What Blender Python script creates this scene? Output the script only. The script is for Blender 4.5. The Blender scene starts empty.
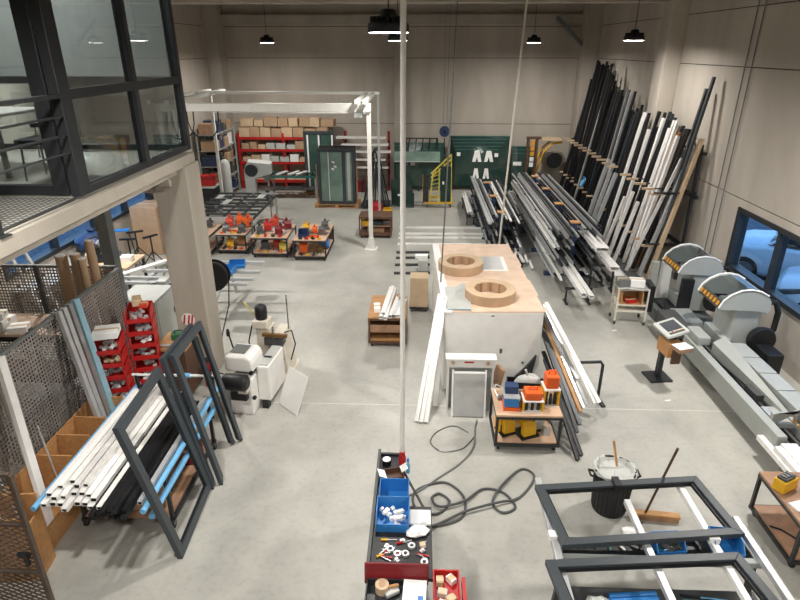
import bpy, bmesh, math, random
from mathutils import Vector, Matrix
random.seed(7)
C = bpy.context.scene.collection
PI = math.pi

# ------------------------------------------------------------------ materials
def lin(h):
    h = h.lstrip('#')
    o = []
    for i in (0, 2, 4):
        c = int(h[i:i+2], 16) / 255
        o.append(c/12.92 if c <= .04045 else ((c+.055)/1.055)**2.4)
    return (*o, 1)

def nodes(name):
    m = bpy.data.materials.new(name); m.use_nodes = True
    nt = m.node_tree
    return m, nt, nt.nodes['Principled BSDF']

def mat(name, col, rough=.5, metal=0, var=.12, scale=6, bump=0, alpha=1, spec=.5):
    m, nt, b = nodes(name)
    tc = nt.nodes.new('ShaderNodeTexCoord')
    no = nt.nodes.new('ShaderNodeTexNoise'); no.inputs['Scale'].default_value = scale; no.inputs['Detail'].default_value = 4
    nt.links.new(tc.outputs['Object'], no.inputs['Vector'])
    r = nt.nodes.new('ShaderNodeValToRGB')
    c = lin(col)
    r.color_ramp.elements[0].position = .3; r.color_ramp.elements[1].position = .7
    r.color_ramp.elements[0].color = (*[x*(1-var) for x in c[:3]], 1)
    r.color_ramp.elements[1].color = (*[min(1, x*(1+var*.6)) for x in c[:3]], 1)
    nt.links.new(no.outputs['Fac'], r.inputs['Fac'])
    nt.links.new(r.outputs['Color'], b.inputs['Base Color'])
    b.inputs['Roughness'].default_value = rough; b.inputs['Metallic'].default_value = metal
    b.inputs['Alpha'].default_value = alpha
    b.inputs['Specular IOR Level'].default_value = spec
    if bump:
        bp = nt.nodes.new('ShaderNodeBump'); bp.inputs['Strength'].default_value = bump; bp.inputs['Distance'].default_value = .01
        nt.links.new(no.outputs['Fac'], bp.inputs['Height']); nt.links.new(bp.outputs['Normal'], b.inputs['Normal'])
    return m

M = {}
def D(k, *a, **kw): M[k] = mat(k, *a, **kw)
D('dark_metal', '#2b2e31', .45, .1)
D('anthracite', '#383e43', .42, .1, .08)
D('frame_grey', '#3b4247', .45, .05, .06)
D('black', '#16171a', .5)
D('rubber', '#121212', .75)
D('white', '#e6e5e1', .4, 0, .05)
D('white_prof', '#f0efec', .35, 0, .05)
D('cream', '#d6d0c2', .5, 0, .08)
D('alu', '#b8b9ba', .35, .75, .1)
D('silver', '#c9cbcc', .38, .45, .1)
D('steel', '#8b8d8e', .35, .85, .2)
D('grey_paint', '#9ea3a1', .45, 0, .06)
D('light_grey', '#b9bcb8', .45, 0, .05)
D('mid_grey', '#6d716f', .5, 0, .1)
D('dark_grey', '#4a4c4c', .55, 0, .15)
D('gantry_white', '#dcdcd6', .45, 0, .05)
D('wood', '#b98a58', .6, 0, .22, 9)
D('cart_wood', '#cbab8f', .6, 0, .14, 6)
D('pale_wood', '#dfc4ad', .6, 0, .12, 5)
D('osb', '#bb8a58', .65, 0, .18, 25)
D('dark_wood', '#5d4233', .6, 0, .3, 8)
D('brown_board', '#a27f64', .6, 0, .25, 8)
D('card', '#b29577', .75, 0, .1, 5)
D('card_light', '#cab192', .75, 0, .1, 5)
D('tape', '#cdb78f', .3)
D('red', '#b5211f', .45, 0, .12)
D('dark_red', '#7a1d22', .45, 0, .12)
D('orange', '#e2601c', .5, 0, .1)
D('red_orange', '#c8412a', .5, 0, .1)
D('yellow', '#e0ad22', .5, 0, .1)
D('pale_yellow', '#d3c356', .5, 0, .12)
D('blue', '#2f7cc2', .4, 0, .1)
D('navy', '#233a63', .5, 0, .15)
D('light_blue', '#6fb1dd', .55, 0, .12)
D('pale_blue_film', '#8fb6c4', .35, 0, .1)
D('teal', '#2f6a63', .4, 0, .2)
D('green', '#1f5a38', .5, 0, .15)
D('rack_blue', '#2b3c5c', .5, 0, .2)
D('paper', '#f2f2f0', .6, 0, .03)
D('saw_grey', '#a3a7a3', .5, 0, .04)
D('clear_plastic', '#d8dcdc', .2, 0, .1, 20, 0, .55)
D('brass', '#8a6a3a', .4, .6)
D('tyre', '#17181a', .7)
D('car_white', '#d8e4ee', .25, 0, .03)
D('car_glass', '#10151c', .08, 0, .05)
D('asphalt', '#5a6068', .9, 0, .25, 3)
D('green_stillage', '#1d3a34', .5, 0, .2)
D('hazard', '#d99a2b', .5, 0, .1)

def emis(name, col, st):
    m, nt, b = nodes(name)
    b.inputs['Base Color'].default_value = (*col, 1)
    b.inputs['Emission Color'].default_value = (*col, 1); b.inputs['Emission Strength'].default_value = st
    return m
M['lamp'] = emis('lamp_lens', (1, .95, .88), 30)
M['lamp_soft'] = emis('office_diffuser', (1, .97, .92), 14)
M['screen'] = mat('screen', '#2c333c', .5, 0, .1)

def glass(name, tint, a):
    m = bpy.data.materials.new(name); m.use_nodes = True
    nt = m.node_tree; nt.nodes.clear()
    out = nt.nodes.new('ShaderNodeOutputMaterial')
    tr = nt.nodes.new('ShaderNodeBsdfTransparent'); tr.inputs['Color'].default_value = tint
    gl = nt.nodes.new('ShaderNodeBsdfGlossy'); gl.inputs['Roughness'].default_value = .03
    fr = nt.nodes.new('ShaderNodeFresnel'); fr.inputs['IOR'].default_value = a
    mx = nt.nodes.new('ShaderNodeMixShader')
    ge = nt.nodes.new('ShaderNodeNewGeometry'); iv = nt.nodes.new('ShaderNodeMath'); iv.operation = 'SUBTRACT'; iv.inputs[0].default_value = 1
    nt.links.new(ge.outputs['Backfacing'], iv.inputs[1]); mu = nt.nodes.new('ShaderNodeMath'); mu.operation = 'MULTIPLY'
    nt.links.new(iv.outputs[0], mu.inputs[0]); nt.links.new(fr.outputs[0], mu.inputs[1])
    nt.links.new(mu.outputs[0], mx.inputs[0]); nt.links.new(tr.outputs[0], mx.inputs[1]); nt.links.new(gl.outputs[0], mx.inputs[2])
    nt.links.new(mx.outputs[0], out.inputs['Surface'])
    return m
M['glass'] = glass('clear_glass', (.86, .9, .9, 1), 1.45)
M['office_glass'] = glass('office_glass', (.66, .69, .69, 1), 2.3)
M['green_glass'] = mat('green_glass', '#3c5a51', .08, 0, .25, 2)
M['pale_green_glass'] = mat('pale_green_glass', '#7d968a', .08, 0, .3, 2)
M['dark_glass'] = mat('dark_glass', '#2e443e', .06, 0, .2, 2)

def floor_mat():
    m, nt, b = nodes('polished_concrete')
    N = nt.nodes.new; L = nt.links.new
    tc = N('ShaderNodeTexCoord')
    def noise(sc, det, dist=0, mp=None):
        n = N('ShaderNodeTexNoise'); n.inputs['Scale'].default_value = sc; n.inputs['Detail'].default_value = det; n.inputs['Distortion'].default_value = dist
        L(tc.outputs['Object'], n.inputs['Vector']); return n
    a = noise(.35, 6, .8); c = noise(2.2, 8, .4); d = noise(14, 5)
    r1 = N('ShaderNodeValToRGB'); e = r1.color_ramp.elements
    e[0].position = .33; e[0].color = lin('#8d8c86'); e[1].position = .66; e[1].color = lin('#b9b8b0')
    L(a.outputs['Fac'], r1.inputs['Fac'])
    r2 = N('ShaderNodeValToRGB'); e = r2.color_ramp.elements
    e[0].position = .3; e[0].color = lin('#a0a09a'); e[1].position = .62; e[1].color = lin('#b6b6ae')
    L(c.outputs['Fac'], r2.inputs['Fac'])
    mx = N('ShaderNodeMixRGB'); mx.inputs['Fac'].default_value = .5
    L(r1.outputs['Color'], mx.inputs[1]); L(r2.outputs['Color'], mx.inputs[2])
    r3 = N('ShaderNodeValToRGB'); e = r3.color_ramp.elements
    e[0].position = .25; e[0].color = (.88, .87, .86, 1); e[1].position = .5; e[1].color = (1, 1, 1, 1)
    L(d.outputs['Fac'], r3.inputs['Fac'])
    m2 = N('ShaderNodeMixRGB'); m2.blend_type = 'MULTIPLY'; m2.inputs['Fac'].default_value = 1
    L(mx.outputs['Color'], m2.inputs[1]); L(r3.outputs['Color'], m2.inputs[2])
    # saw-cut joints of the slab
    sx = N('ShaderNodeSeparateXYZ'); L(tc.outputs['Object'], sx.inputs[0])
    prev = m2.outputs['Color']
    for ax, pos in (('Y', 7.74), ('X', -2.62)):
        s = N('ShaderNodeMath'); s.operation = 'SUBTRACT'; s.inputs[1].default_value = pos; L(sx.outputs[ax], s.inputs[0])
        ab = N('ShaderNodeMath'); ab.operation = 'ABSOLUTE'; L(s.outputs[0], ab.inputs[0])
        lt = N('ShaderNodeMath'); lt.operation = 'LESS_THAN'; lt.inputs[1].default_value = .007; L(ab.outputs[0], lt.inputs[0])
        mm = N('ShaderNodeMixRGB'); mm.inputs[2].default_value = lin('#a5a29b') if ax == 'X' else lin('#cfccc4'); L(lt.outputs[0], mm.inputs['Fac']); L(prev, mm.inputs[1]); prev = mm.outputs['Color']
    L(prev, b.inputs['Base Color'])
    rr = N('ShaderNodeMapRange'); rr.inputs['To Min'].default_value = .28; rr.inputs['To Max'].default_value = .5
    L(c.outputs['Fac'], rr.inputs['Value']); L(rr.outputs[0], b.inputs['Roughness'])
    b.inputs['Specular IOR Level'].default_value = .4
    return m
M['floor'] = floor_mat()

def wall_mat(name, c0, c1):
    m, nt, b = nodes(name)
    N = nt.nodes.new; L = nt.links.new
    tc = N('ShaderNodeTexCoord'); mp = N('ShaderNodeMapping'); mp.inputs['Scale'].default_value = (1.1, 1.1, .35)
    L(tc.outputs['Object'], mp.inputs['Vector'])
    n = N('ShaderNodeTexNoise'); n.inputs['Scale'].default_value = .9; n.inputs['Detail'].default_value = 7; n.inputs['Distortion'].default_value = .5
    L(mp.outputs[0], n.inputs['Vector'])
    n2 = N('ShaderNodeTexNoise'); n2.inputs['Scale'].default_value = 30; n2.inputs['Detail'].default_value = 3
    L(tc.outputs['Object'], n2.inputs['Vector'])
    r = N('ShaderNodeValToRGB'); e = r.color_ramp.elements
    e[0].position = .3; e[0].color = lin(c0); e[1].position = .7; e[1].color = lin(c1)
    L(n.outputs['Fac'], r.inputs['Fac'])
    L(r.outputs['Color'], b.inputs['Base Color'])
    bp = N('ShaderNodeBump'); bp.inputs['Strength'].default_value = .15; bp.inputs['Distance'].default_value = .01
    L(n2.outputs['Fac'], bp.inputs['Height']); L(bp.outputs['Normal'], b.inputs['Normal'])
    b.inputs['Roughness'].default_value = .85
    return m
M['wall'] = wall_mat('precast_concrete', '#aaa297', '#c0b8ac')
M['concrete'] = wall_mat('cast_concrete', '#9f988c', '#b9b2a6')
M['roof'] = wall_mat('roof_concrete', '#6d665d', '#7d766b')
M['joint'] = mat('joint_filler', '#4a443d', .9)

def grating_mat():
    m, nt, b = nodes('floor_grating')
    N = nt.nodes.new; L = nt.links.new
    tc = N('ShaderNodeTexCoord'); mp = N('ShaderNodeMapping')
    mp.inputs['Rotation'].default_value = (0, 0, 0); mp.inputs['Scale'].default_value = (11, 11, 11)
    L(tc.outputs['Object'], mp.inputs['Vector'])
    v = N('ShaderNodeTexBrick'); v.offset = 0
    v.inputs['Scale'].default_value = 1; v.inputs['Mortar Size'].default_value = .16; v.inputs['Brick Width'].default_value = .7; v.inputs['Row Height'].default_value = .7
    v.inputs['Color1'].default_value = lin('#b0aca2'); v.inputs['Color2'].default_value = lin('#a8a49a'); v.inputs['Mortar'].default_value = lin('#4b4843')
    L(mp.outputs[0], v.inputs['Vector']); L(v.outputs['Color'], b.inputs['Base Color'])
    b.inputs['Roughness'].default_value = .6
    return m
M['grating'] = grating_mat()

# ------------------------------------------------------------------ geometry
class MB:
    def __init__(s): s.v = []; s.f = []
    def add(s, vs, fs):
        n = len(s.v); s.v += [tuple(v) for v in vs]; s.f += [[i+n for i in f] for f in fs]; return s
    def box(s, x0, y0, z0, x1, y1, z1):
        vs = [(x, y, z) for z in (z0, z1) for y in (y0, y1) for x in (x0, x1)]
        return s.add(vs, [(0,2,3,1),(4,5,7,6),(0,1,5,4),(2,6,7,3),(0,4,6,2),(1,3,7,5)])
    def obox(s, c, size, rot=(0,0,0)):
        from mathutils import Euler
        R = Euler(rot).to_matrix(); c = Vector(c); a, b, d = [q/2 for q in size]
        vs = [c + R @ Vector((x, y, z)) for z in (-d, d) for y in (-b, b) for x in (-a, a)]
        return s.add(vs, [(0,2,3,1),(4,5,7,6),(0,1,5,4),(2,6,7,3),(0,4,6,2),(1,3,7,5)])
    def bar(s, p0, p1, w, h, up=(0,0,1)):
        p0 = Vector(p0); p1 = Vector(p1); d = (p1-p0).normalized(); up = Vector(up)
        if abs(d.dot(up)) > .98: up = Vector((0,1,0))
        x = d.cross(up).normalized(); z = x.cross(d)
        vs = [p + x*sx*w/2 + z*sz*h/2 for p in (p0, p1) for sx, sz in ((-1,-1),(1,-1),(1,1),(-1,1))]
        return s.add(vs, [(0,1,2,3),(7,6,5,4),(0,4,5,1),(1,5,6,2),(2,6,7,3),(3,7,4,0)])
    def tube(s, p0, p1, r, n=12, r1=None):
        return s.path([p0, p1], r, n, r1)
    def path(s, pts, r, n=8, r1=None):
        pts = [Vector(p) for p in pts]; rings = []; m = len(pts); pu = None
        for i, p in enumerate(pts):
            d = (pts[min(i+1, m-1)] - pts[max(i-1, 0)]).normalized()
            if pu is None:
                up = Vector((0,0,1)) if abs(d.z) < .9 else Vector((1,0,0))
                x = d.cross(up).normalized()
            else:
                x = (pu - d*pu.dot(d)).normalized()
            pu = x; y = d.cross(x)
            rr = r if r1 is None else r + (r1-r)*i/(m-1)
            rings.append([p + (x*math.cos(2*PI*k/n) + y*math.sin(2*PI*k/n))*rr for k in range(n)])
        vs = [v for rg in rings for v in rg]; fs = []
        for i in range(m-1):
            for k in range(n):
                fs.append((i*n+k, i*n+(k+1) % n, (i+1)*n+(k+1) % n, (i+1)*n+k))
        fs.append(tuple(range(n))[::-1]); fs.append(tuple((m-1)*n+k for k in range(n)))
        return s.add(vs, fs)
    def lathe(s, prof, c=(0,0,0), n=24, axis='z'):
        vs = []; fs = []; m = len(prof)
        for r, z in prof:
            for k in range(n):
                a = 2*PI*k/n; p = (r*math.cos(a), r*math.sin(a), z)
                if axis == 'x': p = (p[2], p[0], p[1])
                if axis == 'y': p = (p[0], p[2], p[1])
                vs.append((c[0]+p[0], c[1]+p[1], c[2]+p[2]))
        for i in range(m-1):
            for k in range(n): fs.append((i*n+k, i*n+(k+1) % n, (i+1)*n+(k+1) % n, (i+1)*n+k))
        closed = tuple(prof[0]) == tuple(prof[-1])
        if prof[0][0] > 1e-6 and not closed: fs.append(tuple(range(n))[::-1])
        if prof[-1][0] > 1e-6 and not closed: fs.append(tuple((m-1)*n+k for k in range(n)))
        return s.add(vs, fs)
    def prism(s, poly, axis, a0, a1):
        def P(u, v, a): return {'x': (a, u, v), 'y': (u, a, v), 'z': (u, v, a)}[axis]
        n = len(poly)
        vs = [P(u, v, a0) for u, v in poly] + [P(u, v, a1) for u, v in poly]
        fs = [tuple(range(n))[::-1], tuple(range(n, 2*n))] + [(i, (i+1) % n, n+(i+1) % n, n+i) for i in range(n)]
        return s.add(vs, fs)
    def ringframe(s, w, h, b, t):
        # rectangular frame in local x-z, mitred; y is thickness
        o = [(0,0),(w,0),(w,h),(0,h)]; i = [(b,b),(w-b,b),(w-b,h-b),(b,h-b)]
        vs = [(x, y, z) for y in (-t/2, t/2) for x, z in o+i]; fs = []
        for k in range(4):
            j = (k+1) % 4
            fs += [(k, j, 4+j, 4+k), (8+k, 12+k, 12+j, 8+j), (k, 8+k, 8+j, j), (4+k, 4+j, 12+j, 12+k)]
        return s.add(vs, fs)
    def tray(s, x0, y0, z0, x1, y1, z1, t=.006):
        s.box(x0, y0, z0, x1, y1, z0+t)
        s.box(x0, y0, z0+t, x0+t, y1, z1); s.box(x1-t, y0, z0+t, x1, y1, z1)
        s.box(x0+t, y0, z0+t, x1-t, y0+t, z1); s.box(x0+t, y1-t, z0+t, x1-t, y1, z1)
        return s
    def data(s, name, mt):
        me = bpy.data.meshes.new(name); me.from_pydata(s.v, [], s.f)
        bm = bmesh.new(); bm.from_mesh(me)
        lo = [v for v in bm.verts if not v.link_faces]
        if lo: bmesh.ops.delete(bm, geom=lo, context='VERTS')
        bmesh.ops.recalc_face_normals(bm, faces=bm.faces); bm.to_mesh(me); bm.free()
        me.materials.append(M[mt] if isinstance(mt, str) else mt)
        return me
    def build(s, name, mt, parent=None, bev=0, smooth=False, loc=None, rot=None):
        o = bpy.data.objects.new(name, s.data(name, mt)); C.objects.link(o)
        if parent is not None: o.parent = parent
        if loc is not None: o.location = loc
        if rot is not None: o.rotation_euler = rot
        if bev:
            b = o.modifiers.new('bevel', 'BEVEL'); b.width = bev; b.segments = 2; b.limit_method = 'ANGLE'; b.angle_limit = .6
        if smooth:
            for p in o.data.polygons: p.use_smooth = True
            try: o.data.set_sharp_from_angle(angle=.7)
            except Exception: pass
        return o

def tag(o, label=None, cat=None, group=None, kind=None):
    if label: o['label'] = label
    if cat: o['category'] = cat
    if group: o['group'] = group
    if kind: o['kind'] = kind
    return o
def thing(name, label, cat, loc=(0,0,0), rz=0, group=None, rot=None):
    o = bpy.data.objects.new(name, None); C.objects.link(o); o.empty_display_size = .1
    o.location = loc; o.rotation_euler = rot if rot else (0, 0, rz)
    return tag(o, label, cat, group)
def struct(name, mb, mt, parent=None, **kw):
    o = mb.build(name, mt, parent, **kw)
    if parent is None: o['kind'] = 'structure'
    return o
def dup(root, loc, rz, label, group=None):
    def cp(o, par):
        c = o.copy(); C.objects.link(c)
        if par is not None: c.parent = par
        for ch in o.children: cp(ch, c)
        return c
    r = cp(root, None); r.location = loc; r.rotation_euler = (0, 0, rz); r['label'] = label
    if group: r['group'] = group
    return r
ONES = 'zeroth first second third fourth fifth sixth seventh eighth ninth tenth eleventh twelfth thirteenth fourteenth fifteenth sixteenth seventeenth eighteenth nineteenth'.split()
TENS = {2: 'twent', 3: 'thirt', 4: 'fort', 5: 'fift', 6: 'sixt', 7: 'sevent', 8: 'eight', 9: 'ninet'}
def nth(i):
    if i < 20: return ONES[i]
    if i % 10 == 0: return TENS[i//10] + 'ieth'
    return TENS[i//10] + 'y-' + ONES[i % 10]

# sections of extruded profiles, in (width, height) fractions
SEC = {
 'rail': [(-.5,-.5),(-.18,-.5),(-.18,-.3),(.18,-.3),(.18,-.5),(.5,-.5),(.5,.5),(.3,.5),(.3,.34),(-.3,.34),(-.3,.5),(-.5,.5)],
 'tee': [(-.5,-.5),(.5,-.5),(.5,-.2),(.22,-.2),(.22,.5),(-.22,.5),(-.22,-.2),(-.5,-.2)],
 'tube': None,
}
def profile(name, label, cat, group, p0, p1, w, h, mt, sec='rail', roll=0, parent=None, core=False):
    p0 = Vector(p0); p1 = Vector(p1); L = (p1-p0).length
    x = (p1-p0).normalized(); up = Vector((0,0,1)) if abs(x.z) < .85 else Vector((-1,0,0))
    y = up.cross(x).normalized(); z = x.cross(y)
    R = Matrix((x, y, z)).transposed()
    if roll: R = R @ Matrix.Rotation(roll, 3, 'X')
    mb = MB()
    if sec == 'tube':
        t = min(w, h)*.09
        o = [(-w/2,-h/2),(w/2,-h/2),(w/2,h/2),(-w/2,h/2)]; i = [(-w/2+t,-h/2+t),(w/2-t,-h/2+t),(w/2-t,h/2-t),(-w/2+t,h/2-t)]
        mb.prism(o, 'x', 0, L); mb.f = [f for k, f in enumerate(mb.f) if k > 1]
        n = len(mb.v)
        dd = min(.35, L/3)
        for e, a in ((0, dd), (L, L-dd)):
            b = len(mb.v); mb.v += [(e, *q) for q in i] + [(a, *q) for q in i]
            oo = 0 if e == 0 else 4
            for k in range(4):
                j = (k+1) % 4
                mb.f.append([oo+k, oo+j, b+j, b+k]); mb.f.append([b+k, b+j, b+4+j, b+4+k])
            mb.f.append([b+4, b+5, b+6, b+7])
    elif sec == 'round':
        mb.tube((0,0,0), (L,0,0), w/2, 10)
    else:
        mb.prism([(u*w, v*h) for u, v in SEC[sec]], 'x', 0, L)
    o = mb.build(name, mt, parent, smooth=(sec == 'round'))
    o.location = p0; o.rotation_euler = R.to_euler()
    if label: tag(o, label, cat, group)
    if core:
        MB().box(-.0015, -w*.33, -h*.3, .01, w*.33, h*.22).build('thermal_core', 'rubber', o)
    return o

def carton(loc, size, rz, label, group=None, mt='card', name='cardboard_box'):
    w, d, h = size
    r = thing(name, label, 'box', loc, rz, group)
    b = MB().box(-w/2, -d/2, 0, w/2, d/2, h); b.build('box_body', mt, r, bev=min(w, d, h)*.02)
    MB().box(-w/2, -.025, h-.001, w/2, .025, h+.002).box(-w/2-.002, -.025, h*.7, -w/2+.001, .025, h).box(w/2-.001, -.025, h*.7, w/2+.002, .025, h).build('tape_strip', 'tape', r)
    return r

def caster(parent, x, y, r=.05):
    c = MB().lathe([(r*.3,-.014),(r,-.014),(r,.014),(r*.3,.014)], (x, y, r), 12, 'x').build('caster_wheel', 'rubber', parent, smooth=True)
    MB().box(x-.02, y-.03, r*.9, x-.014, y+.03, r*2.1).box(x+.014, y-.03, r*.9, x+.02, y+.03, r*2.1).box(x-.02, y-.03, r*2.05, x+.02, y+.03, r*2.3).build('caster_fork', 'steel', c)
    return c

def cart(label, x0, y0, x1, y1, h=.6, top='cart_wood', fr='dark_metal', group='two-level work carts', name='work_cart', back=False):
    cx, cy = (x0+x1)/2, (y0+y1)/2; w, d = x1-x0, y1-y0
    r = thing(name, label, 'cart', (cx, cy, 0), 0, group)
    for sx in (-1, 1):
        for sy in (-1, 1):
            MB().box(sx*(w/2-.02)-.018, sy*(d/2-.02)-.018, .1, sx*(w/2-.02)+.018, sy*(d/2-.02)+.018, h-.03).build('leg', fr, r)
            caster(r, sx*(w/2-.06), sy*(d/2-.06))
    for z, nm in ((h-.03, 'top_frame'), (.12, 'shelf_frame')):
        m = MB()
        for s in (-1, 1):
            m.box(-w/2, s*(d/2-.02)-.02, z-.04, w/2, s*(d/2-.02)+.02, z); m.box(s*(w/2-.02)-.02, -d/2+.04, z-.04, s*(w/2-.02)+.02, d/2-.04, z)
        m.build(nm, fr, r)
    MB().box(-w/2, -d/2, h-.03, w/2, d/2, h).build('top_board', top, r, bev=.004)
    MB().box(-w/2+.03, -d/2+.03, .12, w/2-.03, d/2-.03, .14).build('shelf_board', top, r)
    if back: MB().box(-w/2+.03, d/2-.03, .14, w/2-.03, d/2-.015, h-.07).build('back_board', 'dark_wood', r)
    return r

def punch(loc, rz, mt, label, s=1, group='bench punch tools', base='steel'):
    r = thing('punch_tool', label, 'tool', loc, rz, group)
    MB().box(-.16*s, -.15*s, 0, .16*s, .15*s, .035*s).build('base_plate', base, r, bev=.004)
    MB().prism([(-.12*s,.035*s),(-.02*s,.035*s),(-.02*s,.16*s),(.12*s,.17*s),(.12*s,.25*s),(-.06*s,.27*s),(-.12*s,.2*s)], 'x', -.11*s, .11*s).build('tool_body', mt, r, bev=.008*s)
    MB().lathe([(.045*s,0),(.045*s,.09*s),(.02*s,.1*s),(.02*s,.13*s)], (0,.06*s,.24*s), 14).build('cylinder_head', mt, r, smooth=True)
    MB().tube((0,-.04*s,.2*s), (.16*s,-.1*s,.34*s), .011*s, 8).build('lever', 'dark_metal', r)
    MB().box(-.05*s, .02*s, .035*s, .05*s, .1*s, .1*s).build('die_block', 'dark_metal', r)
    return r

def bin_open(loc, rz, size, mt, label, group=None, name='storage_bin', fill=None, lab=False):
    w, d, h = size; t = .008
    r = thing(name, label, 'bin', loc, rz, group)
    m = MB()
    m.box(-w/2, -d/2, 0, w/2, d/2, t); m.box(-w/2, d/2-t, t, w/2, d/2, h)
    for s in (-1, 1):
        x0, x1 = sorted((s*w/2, s*(w/2-t)))
        m.prism([(-d/2,t),(d/2-t,t),(d/2-t,h),(-d/2+d*.3,h),(-d/2,h*.5)], 'x', x0, x1)
    m.box(-w/2+t, -d/2, t, w/2-t, -d/2+t, h*.5)
    m.build('bin_shell', mt, r)
    MB().box(-w*.3, -d/2-.003, h*.12, w*.3, -d/2+.001, h*.38).build('label_plate', 'paper' if lab else mt, r)
    if fill:
        random.seed(int(abs(loc[0]*100+loc[1]*31)))
        m = MB()
        for k in range(14):
            m.obox((random.uniform(-w/2+.04, w/2-.04), random.uniform(-d/2+.05, d/2-.05), random.uniform(h*.2, h*.6)), (random.uniform(.02,.07)*w*4, .035, .03), (random.uniform(-.6,.6), random.uniform(-.6,.6), random.uniform(0,3)))
        o = m.build('small_fittings', fill); tag(o, 'loose small fittings filling the ' + label, 'fittings', None, 'stuff'); o.location = loc; o.rotation_euler = (0,0,rz)
    return r
EXPOSURE, WORLD, LAMP, SPREAD = 0.0, 3.2, 190, 180
F1 = (.04, 1.12, 1.82)
# ------------------------------------------------------------------ camera, world, view
cam = bpy.data.cameras.new('camera'); co = bpy.data.objects.new('camera', cam); C.objects.link(co)
co.location = (0, 0, 5.17); co.rotation_euler = (math.radians(90-23.48), 0, math.radians(1.99))
cam.sensor_width = 36; cam.lens = 580/800*36; cam.clip_start = .05; cam.clip_end = 200
sc = bpy.context.scene; sc.camera = co
sc.view_settings.view_transform = 'Standard'; sc.view_settings.look = 'None'
sc.view_settings.exposure = EXPOSURE; sc.view_settings.gamma = 1; sc.view_settings.use_curve_mapping = False
w = bpy.data.worlds.new('dusk'); sc.world = w; w.use_nodes = True
wn = w.node_tree; bg = wn.nodes['Background']
wt = wn.nodes.new('ShaderNodeTexCoord'); ws = wn.nodes.new('ShaderNodeSeparateXYZ'); wr = wn.nodes.new('ShaderNodeValToRGB')
wn.links.new(wt.outputs['Generated'], ws.inputs[0]); wn.links.new(ws.outputs['Z'], wr.inputs['Fac']); wn.links.new(wr.outputs['Color'], bg.inputs['Color'])
wr.color_ramp.elements[0].color = (.27, .5, .88, 1); wr.color_ramp.elements[1].color = (.12, .28, .62, 1)
bg.inputs['Strength'].default_value = WORLD

# ------------------------------------------------------------------ shell
XL, XR, YB, YF, ZC = -8.0, 6.4, 23.95, -3.0, 7.7
struct('floor', MB().box(XL-.3, YF-.3, -.25, XR+.3, YB+.3, 0), 'floor')
g = struct('ground', MB().box(XR+.3, -12, -.4, 30, 40, -.12), 'asphalt')
struct('ground', MB().box(-30, -12, -.4, XL-.3, 40, -.12), 'asphalt')
bands = [(0, 2.405), (2.425, 4.815), (4.835, 5.9), (5.92, 7.7)]
def wallx(name, x0, x1, xi, holes):      # a wall along Y; holes = [(y0,y1,z0,z1)] all inside one Y list
    m = MB(); xm = (x0+x1)/2
    ysp = [YF-.3] + sorted([v for h in holes for v in h[:2]]) + [YB+.3]
    for i in range(len(ysp)-1):
        a, b = ysp[i], ysp[i+1]; hole = None
        for h in holes:
            if abs(h[0]-a) < 1e-6 and abs(h[1]-b) < 1e-6: hole = h
        for z0, z1 in bands:
            segs = [(z0, z1)]
            if hole:
                segs = []
                if z0 < hole[2]: segs.append((z0, min(z1, hole[2])))
                if z1 > hole[3]: segs.append((max(z0, hole[3]), z1))
            for s, t in segs:
                if t-s > .001: m.box(x0, a, s, x1, b, t)
    o = struct(name, m, 'wall')
    m = MB()
    for zz in (2.405, 4.815, 5.9):
        m.box(xm-.1, YF, zz, xm+.1, YB, zz+.02)
    m.build('panel_joint', 'joint', o)
    return o
wallx('wall_right', XR, XR+.25, XR, [(6.2, 11.62, 1.0, 2.26)])
wallx('wall_left', XL-.25, XL, XL, [(10.2, 16.9, 1.02, 2.26)])
m = MB()
for z0, z1 in bands: m.box(XL-.25, YB, z0, XR+.25, YB+.25, z1)
wb = struct('wall_back', m, 'wall')
m = MB()
for zz in (2.405, 4.815, 5.9): m.box(XL, YB+.02, zz, XR, YB+.2, zz+.02)
m.build('panel_joint', 'joint', wb)
struct('wall_front', MB().box(XL-.25, YF-.25, 0, XR+.25, YF, ZC), 'wall')
struct('ceiling', MB().box(XL-.3, YF-.3, ZC, XR+.3, YB+.3, ZC+.25), 'roof')
struct('trim_1', MB().box(XL, YB-.28, 5.98, XR, YB, 6.3), 'concrete')                       # beam along the back wall
struct('trim_2', MB().box(XL, 16.0, 6.2, XR, 16.5, 6.95), 'concrete')                       # roof beam
struct('trim_3', MB().box(XL, 4.0, 6.5, XR, 4.4, 7.2), 'concrete')
struct('trim_4', MB().box(XR-.42, 15.75, 0, XR, 16.35, 7.0), 'wall', bev=.015)          # right pillar
struct('trim_5', MB().box(XL, 23.1, 0, XL+.5, YB, 7.0), 'concrete', bev=.015)               # back left pillar
struct('trim_6', MB().box(XR-.5, 23.1, 0, XR, YB, 7.0), 'concrete', bev=.015)
struct('trim_7', MB().box(-1.05, YB-.2, 0, -.6, YB, 6.0), 'concrete', bev=.01)
# brace at back right corner
struct('trim_8', MB().bar((4.9, 23.6, 6.2), (6.0, 23.6, 5.2), .12, .12), 'mid_grey')
# mezzanine
struct('trim_9', MB().box(XL, -2.9, 3.58, -3.85, 8.98, 3.7).box(-3.85, -2.9, 3.55, -3.5, 9.02, 3.7).box(-3.85, -2.9, 3.45, -3.6, 8.5, 3.55).box(XL, 8.58, 3.15, -3.98, 8.98, 3.58), 'concrete')
struct('trim_10', MB().box(XL, -2.9, 3.7, -3.62, 5.9, 3.725), 'grating')
M['office_floor'] = mat('office_floor', '#b9b7ac', .45, 0, .1, .8)
struct('trim_11', MB().box(XL, 5.9, 3.7, -3.62, 8.98, 3.725), 'office_floor')
# concrete column carrying the mezzanine edge
struct('trim_12', MB().box(-3.98, 8.5, 0, -3.46, 9.05, 3.56).box(-3.9, 8.42, 3.28, -3.7, 8.5, 3.5), 'concrete', bev=.015)
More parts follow.
